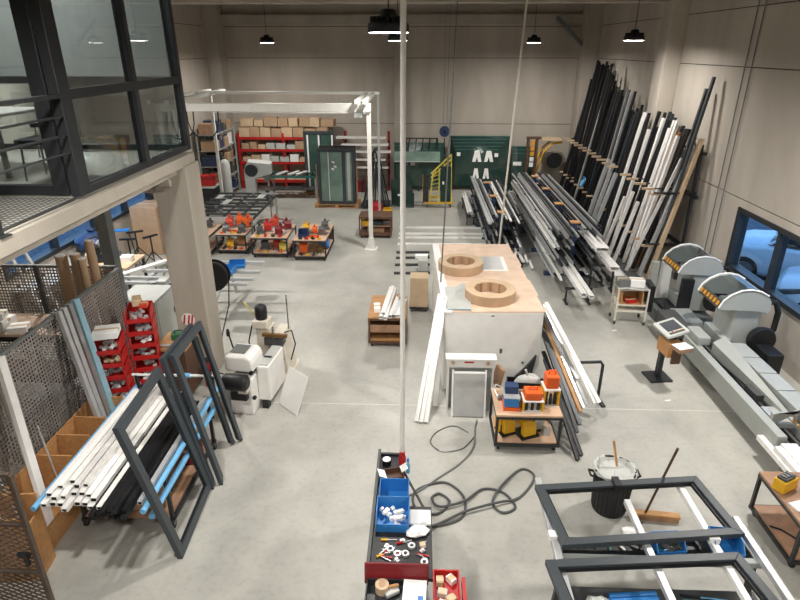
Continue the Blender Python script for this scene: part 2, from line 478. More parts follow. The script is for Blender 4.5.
# plain post under the mezzanine
struct('trim_13', MB().box(-5.5, 9.35, 0, -5.3, 9.55, 3.58), 'mid_grey')

# right wall window
def band_window(name, x, y0, y1, z0, z1, mulls, inward):
    r = thing(name, None, None, (x, 0, 0)); r['kind'] = 'structure'
    s = inward
    m = MB(); t = .09
    a, b = sorted((0, s*-.16)); a -= .03; b += .03
    m.box(a, y0, z0, b, y1, z0+t).box(a, y0, z1-t, b, y1, z1).box(a, y0, z0+t, b, y0+t, z1-t).box(a, y1-t, z0+t, b, y1, z1-t)
    m.build('window_frame', 'dark_metal', r)
    ys = [y0+t] + list(mulls) + [y1-t]
    for q in mulls: MB().box(a+.02, q-.035, z0+t, b-.02, q+.035, z1-t).build('mullion', 'dark_metal', r)
    for i in range(len(ys)-1):
        MB().box((a+b)/2-.004, ys[i]+.035*(i > 0), z0+t, (a+b)/2+.004, ys[i+1]-.035*(i < len(ys)-2), z1-t).build('pane', 'glass', r)
    return r
band_window('window_1', XR, 6.2, 11.62, 1.0, 2.26, (7.9, 10.15), -1)
band_window('window_2', XL, 10.2, 16.9, 1.02, 2.26, (12.0, 13.7, 15.3), 1)

# cars outside the window
def car(loc, rz, label, mt):
    r = thing('car', label, 'car', loc, rz, None)
    L, W = 4.0, 1.72
    prof = [(-2.0,.28),(-1.98,.62),(-1.9,.85),(-1.25,.98),(-.75,1.02),(.95,1.02),(1.95,.98),(2.0,.6),(1.98,.28)]
    secs = []
    m = MB()
    def loft(fr, n):      # fr: list of (x, [(y,z)...])
        vs = [(x, y, z) for x, rg in fr for y, z in rg]; k = len(fr[0][1]); fs = []
        for i in range(len(fr)-1):
            for j in range(k): fs.append((i*k+j, i*k+(j+1) % k, (i+1)*k+(j+1) % k, (i+1)*k+j))
        fs.append(tuple(range(k))[::-1]); fs.append(tuple((len(fr)-1)*k+j for j in range(k)))
        return MB().add(vs, fs)
    def ring(hw, z0, z1): return [(-hw,z0+.1),(-hw+.08,z0),(hw-.08,z0),(hw,z0+.1),(hw,(z0+z1)/2),(hw*.97,z1-.1),(hw*.8,z1),(-hw*.8,z1),(-hw*.97,z1-.1),(-hw,(z0+z1)/2)]
    b = loft([(-2.02,ring(.6,.35,.62)),(-1.9,ring(.8,.25,.78)),(-1.4,ring(.86,.2,.93)),(-.7,ring(.87,.2,1.02)),(.8,ring(.87,.2,1.04)),(1.6,ring(.86,.2,1.02)),(1.95,ring(.82,.25,.98)),(2.02,ring(.7,.35,.85))], 10)
    bo = b.build('car_body', mt, r, bev=.03, smooth=True)
    def ring2(hw, ht, z0, z1): return [(-hw,z0),(hw,z0),(ht,z1-.06),(ht-.1,z1),(-ht+.1,z1),(-ht,z1-.06)]
    loft([(-.85,ring2(.76,.74,.98,1.04)),(-.25,ring2(.78,.66,1.0,1.4)),(.3,ring2(.79,.64,1.0,1.46)),(1.2,ring2(.79,.62,1.0,1.44)),(1.9,ring2(.74,.66,.98,1.06))], 6).build('greenhouse_glass', 'car_glass', r, smooth=True)
    loft([(-.2,[(-.6,1.40),(.6,1.40),(.58,1.44),(-.58,1.44)]),(.35,[(-.62,1.44),(.62,1.44),(.6,1.49),(-.6,1.49)]),(1.35,[(-.6,1.40),(.6,1.40),(.56,1.47),(-.56,1.47)]),(1.6,[(-.62,1.3),(.62,1.3),(.6,1.36),(-.6,1.36)])], 4).build('roof', mt, r)
    for s in (-1, 1):
        for p, q, a, c in (((-.85,s*.74,1.0),(-.2,s*.64,1.42),.06,.05), ((.35,s*.76,1.0),(.35,s*.64,1.44),.07,.03), ((1.25,s*.75,1.0),(1.35,s*.62,1.42),.12,.04), ((1.9,s*.7,1.02),(1.5,s*.6,1.38),.1,.05)):
            MB().bar(p, q, a, c).build('pillar', mt, r)
        MB().prism([(-1.95,.68),(-1.6,.78),(-1.35,.86),(-1.5,.7),(-1.85,.6)], 'y', s*.6 if s > 0 else -.84, .84 if s > 0 else -.6).build('headlight', 'dark_grey', r, bev=.02)
        MB().box(-.7, s*.8-.1, 1.0, -.55, s*.8+.14*s+.1, 1.12).build('wing_mirror', mt, r, bev=.03)
        for x in (-1.25, 1.28):
            wh = MB().lathe([(.12,-.1),(.3,-.11),(.315,-.06),(.315,.06),(.3,.11),(.12,.1)], (x, s*.79, .315), 24, 'y').build('wheel', 'tyre', r, smooth=True)
            MB().lathe([(.0,-.115),(.2,-.115),(.21,-.1),(.21,.1),(.2,.115),(0,.115)], (x, s*.79, .315), 14, 'y').build('hub_cap', 'steel', wh)
    MB().box(-2.04,-.5,.42,-1.95,.5,.58).build('grille', 'black', r, bev=.01)
    return r
car((9.46, 10.9, -.12), math.radians(-36.9), 'white hatchback parked nearest outside the window', 'car_white')
car((9.47, 13.6, -.12), math.radians(-36.9), 'pale hatchback parked behind the nearer white car outside', 'car_white')

# conduits on the right wall
for i, (y, lab) in enumerate(((12.55, 'thin grey conduit running up the right wall, nearer the corner'), (12.3, 'thin grey conduit running up the right wall, nearer the window'))):
    o = MB().tube((XR-.03, y, 0), (XR-.03, y, 7.0), .012, 8).build('conduit', 'mid_grey'); tag(o, lab, 'conduit')

# ------------------------------------------------------------------ mezzanine glazing and railing
def glazing():
    r = thing('window_3', None, None, (-3.6, 0, 0)); r['kind'] = 'structure'
    z0, z1, zt = 3.74, 7.0, 4.74
    for y, wd in ((5.99, .2), (7.55, .1), (9.0, .1)):
        MB().box(-.05, y-wd/2, z0, .06, y+wd/2, z1).build('mullion', 'dark_metal', r, bev=.006)
    for a, b in ((6.09, 7.5), (7.6, 8.95)):
        for za, zb in ((z0, z0+.07), (zt-.05, zt+.05)):
            MB().box(-.045, a, za, .05, b, zb).build('rail', 'dark_metal', r)
        MB().box(-.004, a, z0+.07, .004, b, zt-.05).build('pane', 'office_glass', r)
        MB().box(-.004, a, zt+.05, .004, b, z1).build('pane', 'office_glass', r)
    # return along X
    r2 = thing('window_4', None, None, (0, 5.99, 0)); r2['kind'] = 'structure'
    for x, wd in ((-3.78, .16), (-5.2, .1), (-6.6, .1)):
        MB().box(x-wd/2, -.05, z0, x+wd/2, .05, z1).build('mullion', 'dark_metal', r2, bev=.006)
    for a, b in ((-5.15, -3.86), (-6.55, -5.25), (-8.0, -6.65)):
        MB().box(a, -.04, z0, b, .04, z0+.1).build('rail', 'dark_metal', r2)
        MB().box(a, -.004, z0+.1, b, .004, z1).build('pane', 'office_glass', r2)
    # far end of the office box
    r3 = thing('window_5', None, None, (0, 8.95, 0)); r3['kind'] = 'structure'
    for x in (-5.6, -7.9):
        MB().box(x-.05, -.05, z0, x+.05, .05, z1).build('mullion', 'dark_metal', r3)
    for a, b in ((-5.55, -3.66), (-7.85, -5.65)):
        MB().box(a, -.04, z0, b, .04, z0+.08).box(a, -.04, zt-.05, b, .04, zt+.05).build('rail', 'dark_metal', r3)
        MB().box(a, -.004, z0+.08, b, .004, zt-.05).build('pane', 'office_glass', r3)
        MB().box(a, -.03, zt+.05, b, .03, 7.6).build('wall_panel', 'grey_paint', r3)
glazing()
r = thing('guard_railing', 'black steel balcony railing on the mezzanine edge', 'railing', (-3.55, 0, 3.7))
for y in (1.6, 3.1, 4.6):
    MB().box(-.02, y-.03, 0, .02, y+.03, 1.03).box(-.06, y-.07, 0, .06, y+.07, .012).build('post', 'dark_metal', r)
MB().box(-.03, 1.0, 1.02, .03, 5.86, 1.06).build('handrail', 'dark_metal', r)
for z in (.85, .67, .5, .05):
    MB().tube((0, 1.0, z), (0, 5.86, z), .012, 8).build('rail', 'dark_metal', r)
# office furniture seen through the glass
r = thing('office_table', 'pale table standing inside the glazed office upstairs', 'table', (-5.6, 7.3, 3.725))
MB().box(-.7, -.5, .7, .7, .5, .74).build('tabletop', 'white', r, bev=.01)
for sx in (-1, 1):
    for sy in (-1, 1): MB().box(sx*.63-.025, sy*.43-.025, 0, sx*.63+.025, sy*.43+.025, .7).build('leg', 'steel', r)
def office_chair(loc, rz, label):
    r = thing('office_chair', label, 'chair', loc, rz, 'chairs in the glazed office')
    MB().box(-.23, -.23, .42, .23, .23, .48).build('seat', 'black', r, bev=.02)
    MB().prism([(.19,.5),(.25,.5),(.32,.95),(.27,.96)], 'x', -.22, .22).build('backrest', 'black', r, bev=.01)
    for sx in (-1, 1):
        for sy in (-1, 1): MB().tube((sx*.2, sy*.2, 0), (sx*.18, sy*.18, .42), .013, 8).build('leg', 'steel', r)
office_chair((-4.45, 6.9, 3.725), -1.57, 'black chair nearest the big dark post in the glazed office')
office_chair((-5.3, 8.5, 3.725), .2, 'black chair behind the pale table in the glazed office')
office_chair((-4.6, 4.9, 3.725), 2.6, 'black chair on the balcony behind the railing')

r = thing('ceiling_light', 'flat panel light on the ceiling of the glazed office', 'lamp', (-5.6, 7.4, 6.9))
MB().box(-.6, -.3, .02, .6, .3, .06).build('light_housing', 'white', r); MB().box(-.57, -.27, .012, .57, .27, .02).build('diffuser', 'lamp_soft', r)
ol = bpy.data.lights.new('office_light', 'AREA'); ol.shape = 'RECTANGLE'; ol.size = 1.1; ol.size_y = .5; ol.energy = 118; ol.color = (1, .97, .93)
oo = bpy.data.objects.new('office_light', ol); C.objects.link(oo); oo.location = (-5.6, 7.4, 6.905)
for x in (-.5, .5): MB().tube((x, 0, .06), (x, 0, .8), .006, 6).build('hanger', 'steel', r)
# ------------------------------------------------------------------ high bay lamps
LAMPS = []
def lamp(loc, label, cord_top=7.7, power=LAMP):
    r = thing('high_bay_lamp', label, 'lamp', loc, 0, 'hanging high bay lamps')
    MB().lathe([(.05,.2),(.08,.19),(.1,.13),(.12,.1),(.2,.07),(.225,.05),(.23,.0),(.226,-.035),(.218,-.035),(.215,.0),(.0,.004)], (0,0,0), 28).build('lamp_housing', 'black', r, smooth=True)
    m = MB()
    for k in range(20):
        a = 2*PI*k/20; m.obox((.15*math.cos(a), .15*math.sin(a), .09), (.1, .008, .07), (0, 0, a))
    m.build('cooling_fins', 'black', r)
    MB().lathe([(.19,-.03),(.216,-.03),(.216,-.037),(.19,-.037),(.19,-.03)], (0,0,0), 28).build('lamp_lens', 'lamp', r)
    MB().tube((0,0,.2), (0,0,cord_top-loc[2]), .008, 6).build('cord', 'black', r)
    l = bpy.data.lights.new('lamp_light', 'AREA'); l.shape = 'DISK'; l.size = .36; l.energy = power; l.color = (1, .955, .9); l.spread = math.radians(SPREAD)
    o = bpy.data.objects.new('lamp_light', l); C.objects.link(o); o.location = (loc[0], loc[1], loc[2]-.008)
    return r
LZ = 5.36
lamp((-.37, 7.0, LZ), 'large black lamp hanging nearest beside the white vertical pole')
lamp((-.56, 14.6, LZ), 'black lamp half behind the white vertical pole')
lamp((-5.0, 20.3, LZ), 'small black lamp hanging far left in front of the back wall')
lamp((3.6, 20.6, LZ), 'small black lamp hanging far right in front of the back wall')
lamp((4.8, 14.6, LZ), 'black lamp hanging by the right pillar over the profile rack', power=LAMP*.6)
lamp((-6.7, 11.0, LZ), 'added black fill lamp hanging hidden behind the glazed office post', power=LAMP*1.8)  # added fill lamp, tucked behind the post to brighten the space under the mezzanine
lamp((4.95, 7.5, LZ), 'black lamp hanging by the right wall near the window', power=LAMP*1.35)
lamp((-.4, .2, LZ), 'black lamp hanging above the near end of the hall')
lamp((4.6, -.4, LZ), 'black lamp hanging near the front right corner')
lamp((-2.7, 3.6, LZ+.4), 'black lamp hanging out over the mezzanine edge')
# ------------------------------------------------------------------ perforated pen on the left
def perforated(w, h, pitch=.05, hole=.016, t=.004):
    m = MB(); nx = int(w/pitch); nz = int(h/pitch); dx = w/nx; dz = h/nz
    for i in range(nx):
        for k in range(nz):
            cx = (i+.5)*dx; cz = (k+.5)*dz
            o = [(i*dx, k*dz), ((i+1)*dx, k*dz), ((i+1)*dx, (k+1)*dz), (i*dx, (k+1)*dz)]
            if i % 3 == 2 and (k*7+i*3) % 11 == 0:
                m.add([(x, 0, z) for x, z in o], [(0,1,2,3)]); continue
            q = [(cx-hole, cz-hole*.7), (cx+hole*.7, cz-hole), (cx+hole, cz+hole*.7), (cx-hole*.7, cz+hole)]
            m.add([(x, 0, z) for x, z in o+q], [(0,1,5,4),(1,2,6,5),(2,3,7,6),(3,0,4,7)])
    return m
r = thing('perforated_partition', 'dark perforated steel partition walling in the left storage pen', 'partition', (-4.6, 4.1, 0))
D('perf_steel', '#8d8782', .55, .1, .2, 3)
sh = perforated(4.04, 1.95).build('perforated_panel', 'perf_steel', r, loc=(0, .02, .1), rot=(0, 0, PI/2))
for y in (0, 2.0, 4.08): MB().box(-.07, y-.03, 0, -.01, y+.03, 2.08).build('post', 'dark_grey', r)
MB().box(-.025, -.03, 2.05, .025, 4.11, 2.09).build('top_rail', 'mid_grey', r)
MB().box(-.025, -.03, .06, .025, 4.11, .1).build('bottom_rail', 'mid_grey', r)
r = thing('perforated_partition', 'perforated steel partition across the back of the left storage pen', 'partition', (-7.2, 8.26, 0))
perforated(2.5, 1.95).build('perforated_panel', 'perf_steel', r, loc=(.02, 0, .1))
for x in (0, 1.25, 2.5): MB().box(x-.03, -.03, 0, x+.03, .03, 2.08).build('post', 'dark_grey', r)
MB().box(-.03, -.025, 2.05, 2.53, .025, 2.09).build('top_rail', 'mid_grey', r)
# mesh gate in the lower left corner
r = thing('mesh_gate', 'rusty brown expanded mesh gate in the lower left corner', 'gate', (-4.6, 3.86, 0))
D('rusty', '#5b4d42', .7, .2, .25, 8)
m = MB(); W, Hh = 1.1, 1.78
for z0, z1 in ((.08, .62), (.7, 1.2), (1.28, 1.74)):
    for s in (-1, 1):
        x = -1.0
        while x < W+1.0:
            # a strand at 30 degrees clipped to the field
            dx = (z1-z0)/.55
            pts = []
            a, b = (x, z0), (x+s*dx, z1)
            t0, t1 = 0, 1
            for lo, hi in ((.03, W-.03),):
                d = b[0]-a[0]
                ta, tb = (lo-a[0])/d, (hi-a[0])/d
                if ta > tb: ta, tb = tb, ta
                t0, t1 = max(t0, ta), min(t1, tb)
            if t1 > t0+.01:
                p = lambda t: (a[0]+(b[0]-a[0])*t, s*.002, a[1]+(b[1]-a[1])*t)
                m.bar(p(t0), p(t1), .004, .017, (0, 1, 0))
            x += .1
m.build('expanded_mesh', 'rusty', r)
for x in (.0, W): MB().box(x-.02, -.02, .05, x+.02, .02, 1.8).build('gate_post', 'rusty', r)
for z in (.05, .64, 1.22, 1.78): MB().box(0, -.018, z, W, .018, z+.035).build('cross_rail', 'rusty', r)
MB().box(W-.14, -.05, .88, W-.03, -.02, .93).box(W-.07, -.07, .8, W-.04, -.04, .95).build('latch', 'black', r)

# plywood bin
r = thing('plywood_rack', 'low open plywood rack with compartments along the perforated partition', 'rack', (-4.5, 4.72, 0))
X1 = .42
MB().box(-.02, 0, 0, 0, 1.99, .74).build('back_board', 'osb', r)
for i, y in enumerate((0, .7, 1.1, 1.48, 1.97)):
    MB().box(0, y, 0, X1, y+.02, .74).build('divider', 'osb', r)
MB().box(X1, 0, 0, X1+.02, 1.99, .3).build('front_board', 'osb', r)
MB().box(0, .02, 0, X1, 1.97, .02).build('bottom_board', 'osb', r)
r = thing('plywood_box', 'tall narrow plywood box standing by the mesh gate', 'box', (-4.25, 4.4, 0), .12)
MB().box(-.16, -.12, 0, .3, -.1, .84).build('front_board', 'osb', r)
MB().box(-.16, .18, 0, .3, .2, .9).build('back_board', 'osb', r)
for x in (-.16, .28): MB().box(x, -.1, 0, x+.02, .18, .7 if x > 0 else .9).build('side_board', 'osb', r)
MB().box(-.14, -.1, 0, .28, .18, .02).build('bottom_board', 'osb', r)

profile('plastic_profile', 'broad white profile leaning on the perforated partition at far left', 'profile', 'profiles leaning on the perforated partition', (-4.2, 4.95, .03), (-4.53, 5.36, 2.1), .11, .05, 'white_prof', 'tube')
for i, (x, y, c, wd, lab) in enumerate(((-.0, 0, 'silver', .07, 'grey profile leaning on the perforated partition, nearest of the bundle'), (0, .09, 'silver', .08, 'grey profile leaning on the perforated partition, second of the bundle'),
        (0, .19, 'alu', .08, 'grey profile leaning on the perforated partition beside the blue one'), (0, .31, 'pale_blue_film', .12, 'blue filmed profile leaning on the perforated partition'))):
    profile('plastic_profile', lab, 'profile', 'profiles leaning on the perforated partition', (-4.13, 6.26+y, .04), (-4.53, 6.48+y*1.25, 2.13), wd, .05, c, 'tube')
for i, (a, b, lab) in enumerate((((-4.0, 4.34, .04), (-4.45, 4.42, 1.55), 'thin steel rod leaning out of the tall plywood box, left'), ((-4.05, 4.5, .05), (-4.5, 4.72, 1.75), 'thin steel rod leaning out of the tall plywood box, right'), ((-4.2, 5.3, .03), (-4.43, 5.48, 1.12), 'short thin rod standing in the plywood rack'))):
    profile('steel_rod', lab, 'rod', None, a, b, .022, .022, 'silver', 'round')

# shelf bench inside the pen, with cartons and tubes
r = thing('packing_bench', 'bench with a plywood top inside the perforated pen', 'bench', (-5.95, 7.7, 0))
MB().box(-1.0, -.35, 1.3, .75, .38, 1.34).build('bench_top', 'pale_wood', r)
MB().box(-1.0, -.35, 1.22, .75, -.31, 1.3).box(-1.0, .34, 1.22, .75, .38, 1.3).build('bench_rail', 'black', r)
for sx in (-.97, .71):
    for sy in (-.33, .34): MB().box(sx, sy, 0, sx+.04, sy+.04, 1.22).build('leg', 'black', r)
MB().box(-.95, -.3, .5, .7, .33, .53).build('lower_shelf', 'dark_wood', r)
cg = 'cartons on the packing bench'
carton((-6.6, 7.55, 1.34), (.3, .3, .2), .1, 'white box at the left end of the packing bench', cg, 'paper')
carton((-6.22, 7.58, 1.34), (.32, .28, .16), -.1, 'larger white box in the middle of the packing bench', cg, 'paper')
carton((-6.22, 7.58, 1.502), (.2, .2, .09), .2, 'small white box on top of the larger white box', cg, 'paper')
carton((-5.9, 7.5, 1.34), (.26, .22, .08), .3, 'flat clear plastic pack on the packing bench', cg, 'paper')
carton((-6.35, 7.0, 0), (.5, .45, 1.1), .1, 'tall brown carton standing in front of the packing bench', None, 'card')
r = thing('tape_dispenser', 'black tape dispenser at the right end of the packing bench', 'tool', (-5.4, 7.62, 1.34), .4)
MB().lathe([(.05,-.03),(.1,-.03),(.1,.03),(.05,.03)], (0,0,.1), 18, 'y').build('tape_roll', 'black', r, smooth=True)
MB().box(-.12,-.04,0,.16,.04,.03).box(.1,-.04,.03,.14,.04,.2).build('dispenser_body', 'black', r)
for i, (x, y, rr, h, lab) in enumerate(((-5.32, 7.98, .085, 2.34, 'leftmost cardboard tube standing in the pen corner'), (-5.08, 7.95, .075, 2.38, 'second cardboard tube standing in the pen corner'), (-4.93, 7.84, .055, 2.34, 'third cardboard tube standing in the pen corner'), (-4.9, 8.06, .065, 2.55, 'tallest cardboard tube standing in the pen corner'))):
    r = thing('cardboard_tube', lab, 'tube', (x, y, 0), 0, 'cardboard tubes in the pen corner')
    MB().lathe([(rr*.8,0),(rr,0),(rr,h),(rr*.8,h),(rr*.8,0)], (0,0,0), 16).build('tube_wall', 'card', r, smooth=True)
    MB().lathe([(0,h-.03),(rr*.8,h-.03),(rr*.84,h+.012),(0,h+.012)], (0,0,0), 16).build('end_cap', 'paper', r, smooth=True)

# ------------------------------------------------------------------ red stacks of parts bins
def bin_stack(x, y, n, rz, lab, names):
    for i in range(n):
        z = .12+i*.2
        r = thing('parts_bin', f'{lab}, {nth(i+1)} from the bottom', 'bin', (x, y, z), rz, 'red parts bins in two stacks')
        w, d, h = .34, .42, .17
        m = MB().box(-w/2, -d/2, 0, w/2, d/2, .008).box(-w/2, d/2-.008, .008, w/2, d/2, h)
        for s in (-1, 1):
            a, b = sorted((s*w/2, s*(w/2-.008)))
            m.prism([(-d/2,.008),(d/2-.008,.008),(d/2-.008,h),(-d/2+.16,h),(-d/2,.07)], 'x', a, b)
        m.box(-w/2+.008, -d/2, .008, w/2-.008, -d/2+.008, .07)
        m.build('bin_shell', 'red', r)
        for s in (-1, 1):
            MB().box(s*(w/2+.008)-.007, -d/2-.012, 0, s*(w/2+.008)+.007, -d/2+.004, .2).build('corner_post', 'red', r)
        random.seed(i*13+int(y*10))
        m = MB()
        for k in range(12):
            m.obox((random.uniform(-.12,.12), random.uniform(-.17,.1), random.uniform(.035,.085)), (random.uniform(.04,.09), .05, .035), (random.uniform(-.5,.5), random.uniform(-.5,.5), random.uniform(0,3)))
        o = m.build('small_parts', random.choice(['paper', 'silver', 'light_grey', 'silver', 'card_light'])); tag(o, f'loose small parts in the {names}, {nth(i+1)} bin up', 'parts', None, 'stuff')
        o.location = (x, y, z+.008); o.rotation_euler = (0, 0, rz)
    o = MB().box(-.19, -.23, 0, .19, .23, .12); o = o.build('bin_plinth', 'dark_red'); tag(o, f'red plinth under the {names}', 'plinth'); o.location = (x, y, 0); o.rotation_euler = (0, 0, rz)
bin_stack(-4.3, 7.02, 7, .25, 'red parts bin in the nearer stack', 'nearer red stack')
bin_stack(-4.1, 7.62, 8, .3, 'red parts bin in the farther stack', 'farther red stack')
carton((-4.3, 7.02, 1.53), (.32, .3, .09), .3, 'white pack lying on top of the nearer red stack', None, 'paper', 'plastic_pack')
carton((-4.12, 7.64, 1.73), (.12, .2, .1), .4, 'small tan box on top of the farther red stack', None, 'card_light')
carton((-3.98, 7.56, 1.73), (.1, .14, .06), .2, 'small red white box on top of the farther red stack', None, 'red_orange')

# ------------------------------------------------------------------ cart of loose profiles
r = thing('profile_trolley', 'steel trolley with blue padded bars carrying loose profiles', 'trolley', (-3.35, 5.6, 0))
for sx in (-.52, .52):
    for sy in (-.5, .95):
        MB().box(sx-.02, sy-.02, .1, sx+.02, sy+.02, .74).build('leg', 'dark_metal', r)
        caster(r, sx, sy)
    MB().box(sx-.02, -.55, .1, sx+.02, 1.0, .14).build('side_beam', 'dark_metal', r)
for sy in (-.5, .2, .95):
    MB().tube((-.58, sy, .76), (.53, sy, .76), .022, 10).build('cross_bar', 'light_blue', r, smooth=True)
for sx, c in ((-.6, 'light_blue'), (.55, 'light_blue')):
    MB().tube((sx, -1.1, .8), (sx, 1.35, .8), .032, 12).build('padded_side_bar', c, r, smooth=True)
for sx in (-.56, .5): MB().box(sx-.018, 1.24, .78, sx+.018, 1.28, 1.0).build('end_post', 'dark_metal', r)
MB().tube((-.62, 1.26, 1.0), (.56, 1.26, 1.0), .02, 10).build('end_rail', 'white', r)
MB().tube((.1, 1.26, 1.0), (.2, 1.26, 1.0), .035, 12).build('rail_pad', 'light_blue', r)
MB().box(-.5, -.52, .14, .5, .95, .165).build('lower_board', 'brown_board', r)
random.seed(5)
pg = 'loose profiles on the trolley'
n = 0
lay = {}
def trol(x, z, y0, y1, wd, h, c, sec, lab):
    profile('loose_profile', lab, 'profile', pg, (x, y0, z), (x, y1, z), wd, h, c, sec, core=True)
cw = ck = cs = 0
for layer in range(3):
    for k in range(7):
        x = -3.86 + k*.084 + layer*.014
        if layer == 2 and k in (0, 5, 6): continue
        cw += 1
        trol(x, .815+.055*layer, 4.52+random.uniform(-.04,.06)+layer*.1, 6.72+random.uniform(-.25,.1), .068, .05, 'white_prof', 'tube' if (k+layer) % 3 else 'rail',
             f'white profile in the heap on the trolley, {nth(k+1)} from the left in the {["bottom", "middle", "top"][layer]} layer')
for layer in range(3):
    for k in range(6):
        x = -3.25 + k*.06
        if layer == 2 and k in (0, 5): continue
        trol(x, .815+.05*layer, 4.4+random.uniform(-.04,.04), 6.5+random.uniform(-.15,.1), .055, .046, 'white' if (layer == 2 and k == 1) else 'black', 'rail',
             (f'thin white profile among the black ones on the trolley' if (layer == 2 and k == 1) else f'black profile on the trolley, {nth(k+1)} from the left in the {["bottom", "middle", "top"][layer]} layer'))
trol(-2.87, .825, 4.6, 6.6, .05, .05, 'silver', 'rail', 'silver profile on the trolley at the right of the black ones')
for i, (a, b, lab) in enumerate((((-2.7, 4.55, .58), (-2.7, 6.9, .58), 'light blue wrapped tube hung lower along the trolley side'),)):
    pass
m = MB().tube((-2.79, 4.62, .62), (-2.79, 6.8, .62), .035, 12); o = m.build('padded_tube', 'light_blue', None, smooth=True); tag(o, 'light blue foam wrapped tube resting along the right side of the profile trolley', 'tube')
for y in (5.1, 6.5):
    MB().box(.5, y-5.6-.02, .56, .6, y-5.6+.02, .583).build('side_hook', 'dark_metal', r)
carton((-3.2, 5.45, .165), (.4, .5, .12), .2, 'flat brown carton on the lower board of the profile trolley', None, 'card')
carton((-3.55, 6.0, .165), (.3, .4, .15), -.2, 'blue box on the lower board of the profile trolley', None, 'blue')
carton((-2.98, 6.15, .165), (.22, .3, .1), .1, 'dark red box on the lower board of the profile trolley', None, 'dark_red')

# standing dark aluminium frames
def frame_stand(label, bl, ang, lean, roll, w, h, b, t, mt, group, sill=True):
    R = Matrix.Rotation(ang, 3, 'Z') @ Matrix.Rotation(-lean, 3, 'X') @ Matrix.Rotation(-roll, 3, 'Y')
    r = thing('aluminium_frame', label, 'frame', bl, 0, group); r.rotation_euler = R.to_euler()
    o = [(0,0),(w,0),(w,h),(0,h)]; i = [(b,b),(w-b,b),(w-b,h-b),(b,h-b)]
    nm = ['bottom_rail', 'right_stile', 'top_rail', 'left_stile']
    for k in range(0 if sill else 1, 4):
        j = (k+1) % 4
        vs = [(x, y, z) for y in (-t/2, t/2) for x, z in (o[k], o[j], i[j], i[k])]
        MB().add(vs, [(0,1,2,3),(7,6,5,4),(0,4,5,1),(1,5,6,2),(2,6,7,3),(3,7,4,0)]).build(nm[k], mt, r, bev=.003)
    m = MB()
    if sill: m.box(b, -t*.2, b, w-b, t*.2, b+.012)
    m.box(b, -t*.2, h-b-.012, w-b, t*.2, h-b).box(b, -t*.2, b, b+.012, t*.2, h-b).box(w-b-.012, -t*.2, b, w-b, t*.2, h-b)
    m.build('inner_lip', 'black', r)
    return r
gf = 'dark frames leaning on the profile trolley'
frame_stand('dark grey window frame leaning on the trolley, nearest the viewer', (-2.585, 4.64, .0), 1.6, .19, F1[0], F1[1], F1[2], .1, .06, 'frame_grey', gf)
frame_stand('dark grey window frame behind, outer one of the leaning pair', (-2.511, 5.82, 0), 1.575, .18, 0, .935, 1.93, .09, .055, 'frame_grey', gf, False)
frame_stand('dark grey window frame behind, inner one of the leaning pair', (-2.60, 5.74, 0), 1.575, .18, 0, .935, 1.93, .09, .055, 'frame_grey', gf, False)

# dark workbench by the column, with a fire extinguisher
r = thing('tool_cabinet', 'dark wooden cabinet in front of the concrete column', 'cabinet', (-3.82, 8.08, 0))
MB().box(-.22, -.28, .05, .2, .28, .87).build('cabinet_body', 'dark_wood', r)
MB().box(-.26, -.32, .87, .24, .3, .91).build('worktop', 'wood', r)
MB().box(-.2, -.295, .1, -.01, -.28, .82).build('door', 'dark_wood', r, bev=.004); MB().box(.01, -.295, .1, .18, -.28, .82).build('door', 'dark_wood', r, bev=.004)
r = thing('green_toolbox', 'small green toolbox on the dark wooden cabinet', 'toolbox', (-3.82, 8.15, .91), .3)
MB().box(-.11, -.08, 0, .11, .08, .1).build('box_body', 'green', r, bev=.01); MB().path([(-.06,0,.1),(-.06,0,.14),(.06,0,.14),(.06,0,.1)], .008, 8).build('handle', 'black', r)
profile('plastic_pipe', 'short grey pipe lying on the dark wooden cabinet', 'pipe', None, (-4.02, 7.84, .935), (-3.62, 7.86, .935), .05, .05, 'grey_paint', 'round')
def extinguisher(loc):
    r = thing('fire_extinguisher', 'red fire extinguisher standing at the foot of the concrete column', 'extinguisher', loc)
    MB().lathe([(.0,0),(.07,0),(.075,.02),(.075,.36),(.06,.41),(.025,.44),(.025,.47),(0,.47)], (0,0,0), 20).build('cylinder', 'red', r, smooth=True)
    MB().box(-.02,-.07,.47,.02,.03,.5).box(-.015,-.09,.5,.015,.02,.52).build('valve', 'black', r)
    MB().path([(0,-.03,.48),(.08,-.05,.45),(.1,-.05,.3),(.09,-.04,.15)], .012, 8).build('hose', 'black', r)
    MB().lathe([(.0765,.15),(.0765,.28)], (0,0,0), 20).build('label_band', 'paper', r)
extinguisher((-3.46, 8.22, 0))
r = thing('safety_sign', 'round red and white sign on the front of the concrete column', 'sign', (-3.78, 8.495, 1.08))
MB().lathe([(0,0),(.11,0),(.11,-.006),(0,-.006)], (0,0,0), 24, 'y').build('sign_plate', 'paper', r)
for x in (-.06, .015, .07): MB().obox((x, -.008, 0), (.028, .003, .16), (0, .2, 0)).build('red_stripe', 'red', r)

# white metal cabinet behind the pen
r = thing('metal_cabinet', 'light grey metal cabinet between the pen and the column', 'cabinet', (-5.1, 9.85, 0))
MB().box(-.4, -.42, .03, .33, .42, .96).build('cabinet_body', 'light_grey', r, bev=.01)
MB().box(.33, -.38, .08, .345, .38, .92).build('door', 'light_grey', r, bev=.004); MB().box(.345, .28, .45, .365, .32, .55).build('handle', 'dark_metal', r)
r = thing('black_case', 'black case beside the light grey metal cabinet', 'case', (-5.35, 9.2, 0))
MB().box(-.12,-.15,0,.14,.15,1.0).build('case_body', 'black', r, bev=.02); MB().box(-.03,-.02,1.0,.03,.02,1.03).build('handle', 'black', r)

